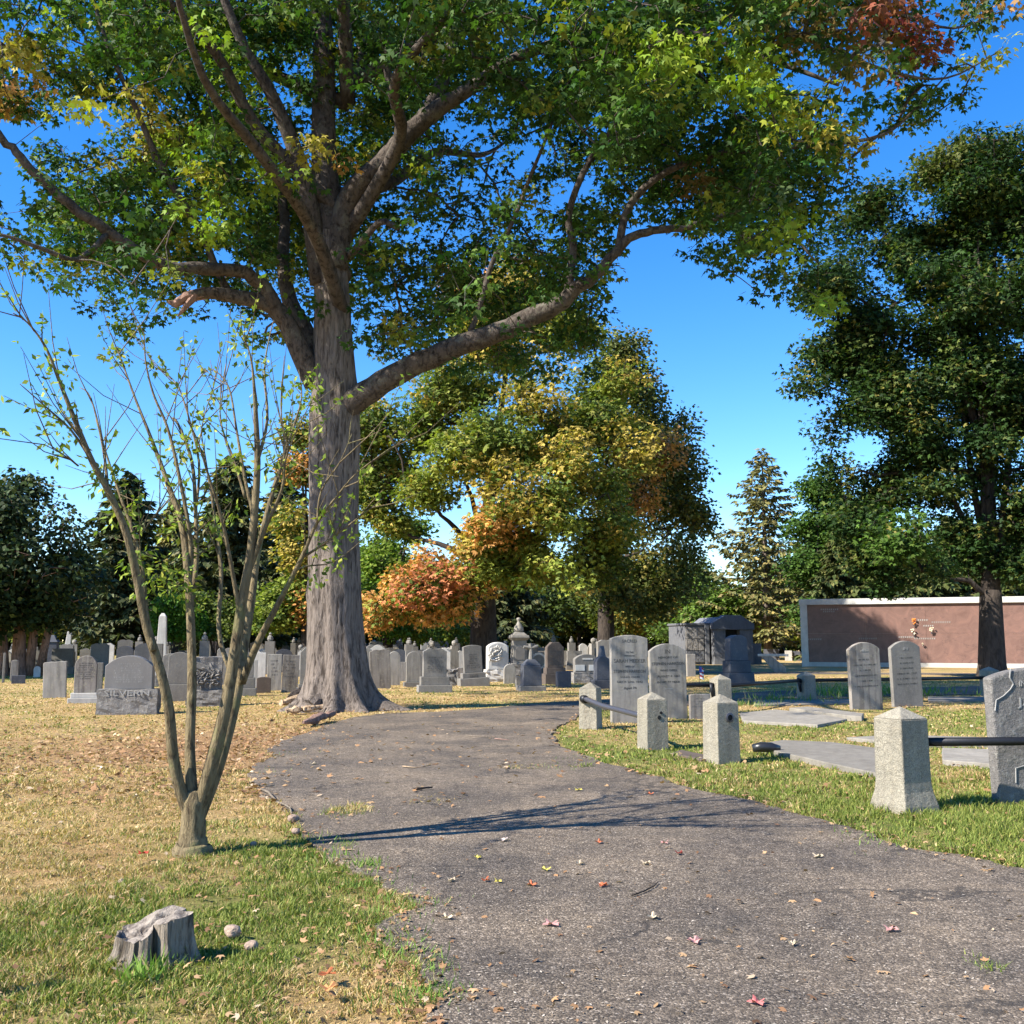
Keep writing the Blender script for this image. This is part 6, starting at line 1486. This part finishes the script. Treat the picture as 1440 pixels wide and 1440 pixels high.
# ============================================================ GRASS, LITTER, FALLEN LEAVES
rsG = np.random.default_rng(99)
def sample_ground(n, y0, y1, pw):
    """ground points inside the view, denser when near"""
    Y = (y0 ** (1 - pw) + rsG.random(n) * (y1 ** (1 - pw) - y0 ** (1 - pw))) ** (1 / (1 - pw)) if pw != 1 else y0 * (y1 / y0) ** rsG.random(n)
    X = (rsG.random(n) * 1.5 - .75) * Y * (720 / 1395) * 2
    return X, Y
def grass(n, y0, y1, pw, name, label, hs=1.0, ws=1.0):
    X, Y = sample_ground(n, y0, y1, pw)
    jx = X + rsG.normal(size=len(X)) * .025; jy = Y + rsG.normal(size=len(X)) * .025      # blades lean over the asphalt edge
    m = ~bare(jx, jy)
    for L_ in LED: m &= ~inpoly(X, Y, L_)
    # clumps
    cl = fbm(X * 6, Y * 6, 51, 3); m &= rsG.random(len(X)) < np.clip((cl - .28) * 3.2, .12, 1)
    # bare soil and leaf litter at the foot of the big trunk
    br = np.exp(-((X + 4.3) / 3.3) ** 2 - ((Y - 15.5) / 3.6) ** 2); m &= rsG.random(len(X)) > br * .75
    X, Y, cl = X[m], Y[m], cl[m]; n = len(X)
    g = green_amount(X, Y); gr = rsG.random(n) < np.clip(g * 1.1 + .04, .05, .88)
    h = (.022 + .05 * rsG.random(n) ** 1.6) * (.35 + 1.5 * cl * fbm(X * 1.6, Y * 1.6, 57, 2) * 1.6) * hs; h = np.where(gr, h * 1.15, h * .9)
    isl = np.zeros(n, bool)
    for i in isles: isl |= inpoly(X, Y, i)
    rb = (X > .8) & (Y > 5) & (Y < 22); h = np.where(rb, h * 1.25, h)
    wv = (.0032 + .0028 * rsG.random(n)) * ws * np.maximum(1, Y / 7.0)
    a = rsG.random(n) * 6.283; lean = h * rsG.uniform(.15, 1.3, n) * np.where(gr, .8, 1.25); la = rsG.random(n) * 6.283
    bx_ = np.cos(a) * wv; by_ = np.sin(a) * wv; z = gz(X, Y) - .024
    lx = np.cos(la) * lean; ly = np.sin(la) * lean
    V = np.empty((n, 5, 3)); V[:, 0] = np.stack([X - bx_, Y - by_, z], 1); V[:, 1] = np.stack([X + bx_, Y + by_, z], 1)
    V[:, 2] = np.stack([X + bx_ * .8 + lx * .35, Y + by_ * .8 + ly * .35, z + h * .62], 1); V[:, 3] = np.stack([X - bx_ * .8 + lx * .35, Y - by_ * .8 + ly * .35, z + h * .62], 1)
    V[:, 4] = np.stack([X + lx, Y + ly, z + h], 1)
    ix = (np.arange(n) * 5)[:, None]; F = np.concatenate([ix + np.array([0, 1, 2, 3]), ix + np.array([3, 2, 4])], 1).ravel()
    K = np.tile([4, 3], n)
    cg = cpal(n, [(.5, (.16, .20, .04)), (.3, (.24, .26, .06)), (.2, (.11, .15, .03))], rsG, .15); cd_ = cpal(n, [(.45, (.50, .36, .17)), (.3, (.40, .27, .12)), (.15, (.58, .46, .25)), (.1, (.33, .28, .10))], rsG, .14)
    tn = fbm(X * .9 + 7, Y * .9, 131)[:, None]; cd_ = cd_ * (1.25 - .5 * tn); c = np.where(gr[:, None], cg, cd_); me = npmesh(name, V.reshape(-1, 3), F, K, np.repeat(np.clip(c, .01, .9), 2, 0))
    o = link(name, me, M['grass']); tag(o, label, 'grass', kind='stuff'); print(name, n); return o
grass(780000, 3.6, 13, 1.15, 'grass', 'short green and parched straw grass covering the near lawn', .72, .72)
grass(320000, 13, 45, 1.05, 'grass', 'thin straw-coloured grass between the grave rows', .55, .85)
# taller weeds by slabs and posts, and bright tufts growing from cracks
wp = []
for (px, py, n, r_, hh) in ((515, 1216, 120, .12, .08), (500, 1142, 120, .2, .05), (485, 1187, 90, .1, .05), (545, 1262, 120, .15, .05), (1385, 1358, 60, .07, .05), (560, 1345, 200, .16, .07), (600, 1362, 120, .12, .06), (1180, 978, 200, 1.0, .3), (1230, 975, 260, 1.2, .35), (1290, 975, 160, 1.2, .3), (1100, 985, 200, 1.0, .22), (1050, 992, 120, .6, .18), (205, 1372, 90, .10, .12), (255, 1350, 60, .07, .10),
                            (1240, 1180, 160, .4, .07), (1000, 1100, 150, .4, .06), (850, 1066, 120, .4, .06), (272, 1192, 120, .15, .07), (640, 1125, 60, .2, .03), (770, 1078, 140, .35, .05), (470, 1205, 100, .15, .08), (575, 1272, 160, .22, .06), (530, 1290, 140, .2, .06), (500, 1240, 160, .22, .06), (440, 1180, 140, .2, .06), (620, 1390, 120, .12, .06), (400, 1060, 90, .4, .05), (365, 1085, 90, .3, .05), (545, 1320, 140, .16, .07), (575, 1400, 160, .15, .07)):
    x, y = gp(px, py)
    q_ = np.stack([x + rsG.normal(size=n) * r_ * .6, y + rsG.normal(size=n) * r_ * .6, np.full(n, -.02), np.full(n, hh)], 1); wp.append(q_)
wp = np.concatenate(wp); n = len(wp)
f = rsG.normal(size=(n, 3)) * .45; f[:, 2] = 1; nn = rsG.normal(size=(n, 3)); nn[:, 2] *= .2
c = cpal(n, [(.5, (.13, .23, .04)), (.35, (.20, .28, .06)), (.15, (.4, .34, .16))], rsG, .15)
tag(leaf_obj('weeds', wp[:, :3], f, nn, wp[:, 3] * rsG.uniform(.5, 1.2, n), np.clip(c, .01, .9), T_LANCE, M['grass'], width=.32), 'taller weeds in the cracks and along the slabs', 'weeds', kind='stuff')
# leaf litter
def litter(n, y0, y1, name, label, near_only=False):
    X, Y = sample_ground(n, y0, y1, 1.2); 
    on = bare(X, Y); edge = np.zeros(n)
    # distance to path edge by sampling
    e = np.array(path_poly[::2]); 
    d = np.min(np.hypot(X[:, None] - e[None, :, 0], Y[:, None] - e[None, :, 1]), 1)
    br = np.exp(-((X + 4.0) / 3.5) ** 2 - ((Y - 16.5) / 4.5) ** 2)
    pr = np.where(on, .018 + .6 * np.exp(-d / .09), .06 + .5 * np.exp(-d / .12)) + br * 1.2 * (~on) + br * .12 + .15 * ((Y > 22) & ~on)
    m = rsG.random(n) < pr; X, Y, on = X[m], Y[m], on[m]; n = len(X)
    pos = np.stack([X, Y, np.where(on, .006, gz(X, Y) + .012) + rsG.random(n) * .008], 1)
    f = rsG.normal(size=(n, 3)); f[:, 2] *= .25; nn = rsG.normal(size=(n, 3)) * .3; nn[:, 2] = 1
    c = cpal(n, [(.45, (.30, .17, .085)), (.33, (.40, .26, .14)), (.18, (.18, .10, .055)), (.04, (.5, .38, .26))], rsG, .2)
    tag(leaf_obj(name, pos, f, nn, rsG.uniform(.018, .06, n) * np.where(Y > 10, 1.5, .85), np.clip(c, .01, .9), T_MAPLE, M['litter']), label, 'leaf litter', kind='stuff'); print(name, n)
litter(76000, 4, 30, 'leaf_litter', 'brown dry leaf litter along the asphalt edges and under the big trunk')
# pale grass clippings and grit flecks on the asphalt
X, Y = sample_ground(28000, 3.7, 20, 1.3); m = bare(X, Y) & (rsG.random(len(X)) < np.clip((fbm(X * 2.2, Y * 2.2, 61, 3) - .38) * 4, .05, 1)); X, Y = X[m], Y[m]; n = len(X)
f = rsG.normal(size=(n, 3)); f[:, 2] *= .05; nn = rsG.normal(size=(n, 3)) * .1; nn[:, 2] = 1
c = cpal(n, [(.6, (.34, .29, .23)), (.25, (.46, .40, .33)), (.15, (.24, .17, .11))], rsG, .15)
tag(leaf_obj('debris', np.stack([X, Y, np.full(n, .004) + rsG.random(n) * .003], 1), f, nn, rsG.uniform(.004, .026, n), np.clip(c, .01, .9), T_DIAM, M['litter'], width=.5), 'pale dry clippings and grit scattered on the asphalt', 'debris', kind='stuff')
# the single fallen leaves one can point at
def fallen(px, py, s, c, label, ang=0):
    x, y = gp(px, py); mb = MB(); L_ = []
    n = 22; pts = []
    for k in range(n):
        a = 2 * math.pi * k / n; lob_ = abs(math.cos(2.5 * (a - math.pi / 2))) ** .8; r_ = s * (.38 + .62 * lob_) * (1 if k % 2 == 0 else .8) * (.55 if abs(a - 1.5 * math.pi) < .35 else 1)
        pts.append((r_ * math.cos(a + ang), r_ * math.sin(a + ang), .010 + .012 * lob_ * (1 + math.sin(3 * a + px))))
    V = pts + [(0, 0, .010)]
    mb.add(V, [(k, (k + 1) % n, n) for k in range(n)])
    mb.tube([(0, 0, .012), (s * .9 * math.cos(ang - 1.57), s * .9 * math.sin(ang - 1.57), .02)], [.0018, .0012], 4)
    me = mb.mesh('fallen_leaf'); a_ = me.attributes.new('tint', 'FLOAT_COLOR', 'FACE'); cc = np.ones((len(me.polygons), 4), np.float32); cc[:, :3] = c; a_.data.foreach_set('color', cc.ravel())
    tag(link('fallen_leaf', me, M['litter'], None, (x, y, 0)), label, 'leaf', 'single fallen leaves on the asphalt')
PK = (.48, .25, .23); RO = (.45, .13, .06); PA = (.5, .4, .28); YL = (.5, .42, .1); DR = (.22, .05, .04)
for a in ((775, 1302, .055, PK, 'large pink maple leaf in the middle of the near asphalt', .5), (918, 1292, .045, PA, 'cream star-shaped leaf right of the large pink one', 1), (977, 1326, .05, PK, 'pink leaf below the cream star-shaped one', 2), (847, 1247, .045, RO, 'orange-red leaf above the cream star-shaped one', .2), (748, 1246, .042, RO, 'orange-red leaf above the large pink one', 1.4),
          (683, 1240, .035, RO, 'small rusty leaf left of the other orange-red leaves', 2), (842, 1186, .04, RO, 'rusty leaf just below the branch shadows', 1), (1064, 1413, .045, (.5, .15, .14), 'red leaf nearest the bottom of the picture', 0), (1253, 1310, .045, PK, 'pink leaf on the asphalt towards the enclosure side', .9), (1150, 1206, .045, PA, 'pale flat leaf near the grass bank with the flared post', 2.2),
          (908, 1216, .04, PA, 'pale leaf trailing a stem, middle of the asphalt', 1.2), (815, 1216, .035, PA, 'pale leaf left of the one trailing a stem', 2.2), (955, 1202, .035, DR, 'dark red leaf below the branch shadow tips', .3), (935, 1187, .035, PK, 'pinkish leaf by the branch shadow tips', 1.3), (768, 1225, .04, YL, 'yellowish folded leaf near the middle of the asphalt', 1.8), (700, 1242, .03, YL, 'small yellow leaf beside the small rusty one', .8),
          (634, 1240, .035, PA, 'pale leaf nearest the grass tongue', .1), (672, 1208, .032, YL, 'yellow-green leaf under the young tree shadow', 2.9), (813, 1112, .05, YL, 'yellow leaf lying above the branch shadows', 1), (629, 1293, .035, PA, 'pale leaf beside the grass edge on the near asphalt', 1.9), (709, 1183, .05, (.55, .45, .4), 'greyish curled leaf just below the trunk shadow', .4),
          (915, 1118, .04, RO, 'rusty leaf above the tips of the branch shadows', .4), (440, 1075, .05, PA, 'pale leaf on the far asphalt near its left edge', .9), (1115, 1330, .03, PA, 'small cream leaf right of the pink ones', 1.6)):
    fallen(*a)
for a in ((200, 1208, .05, (.4, .06, .04), 'red leaf in the grass left of the young tree foot', 0), (460, 1382, .05, (.38, .12, .05), 'rusty leaf in the grass near the bottom edge', 1), (462, 1403, .05, (.55, .25, .1), 'orange leaf in the grass at the bottom edge', 2)):
    x, y = gp(a[0], a[1]); fallen(*a); bpy.data.objects[-1] if False else None
for o in COL.objects:
    if o.name.startswith('fallen_leaf') and 'in the grass' in o.get('label', ''): o.location.z = .03; o['group'] = 'single fallen leaves in the grass'
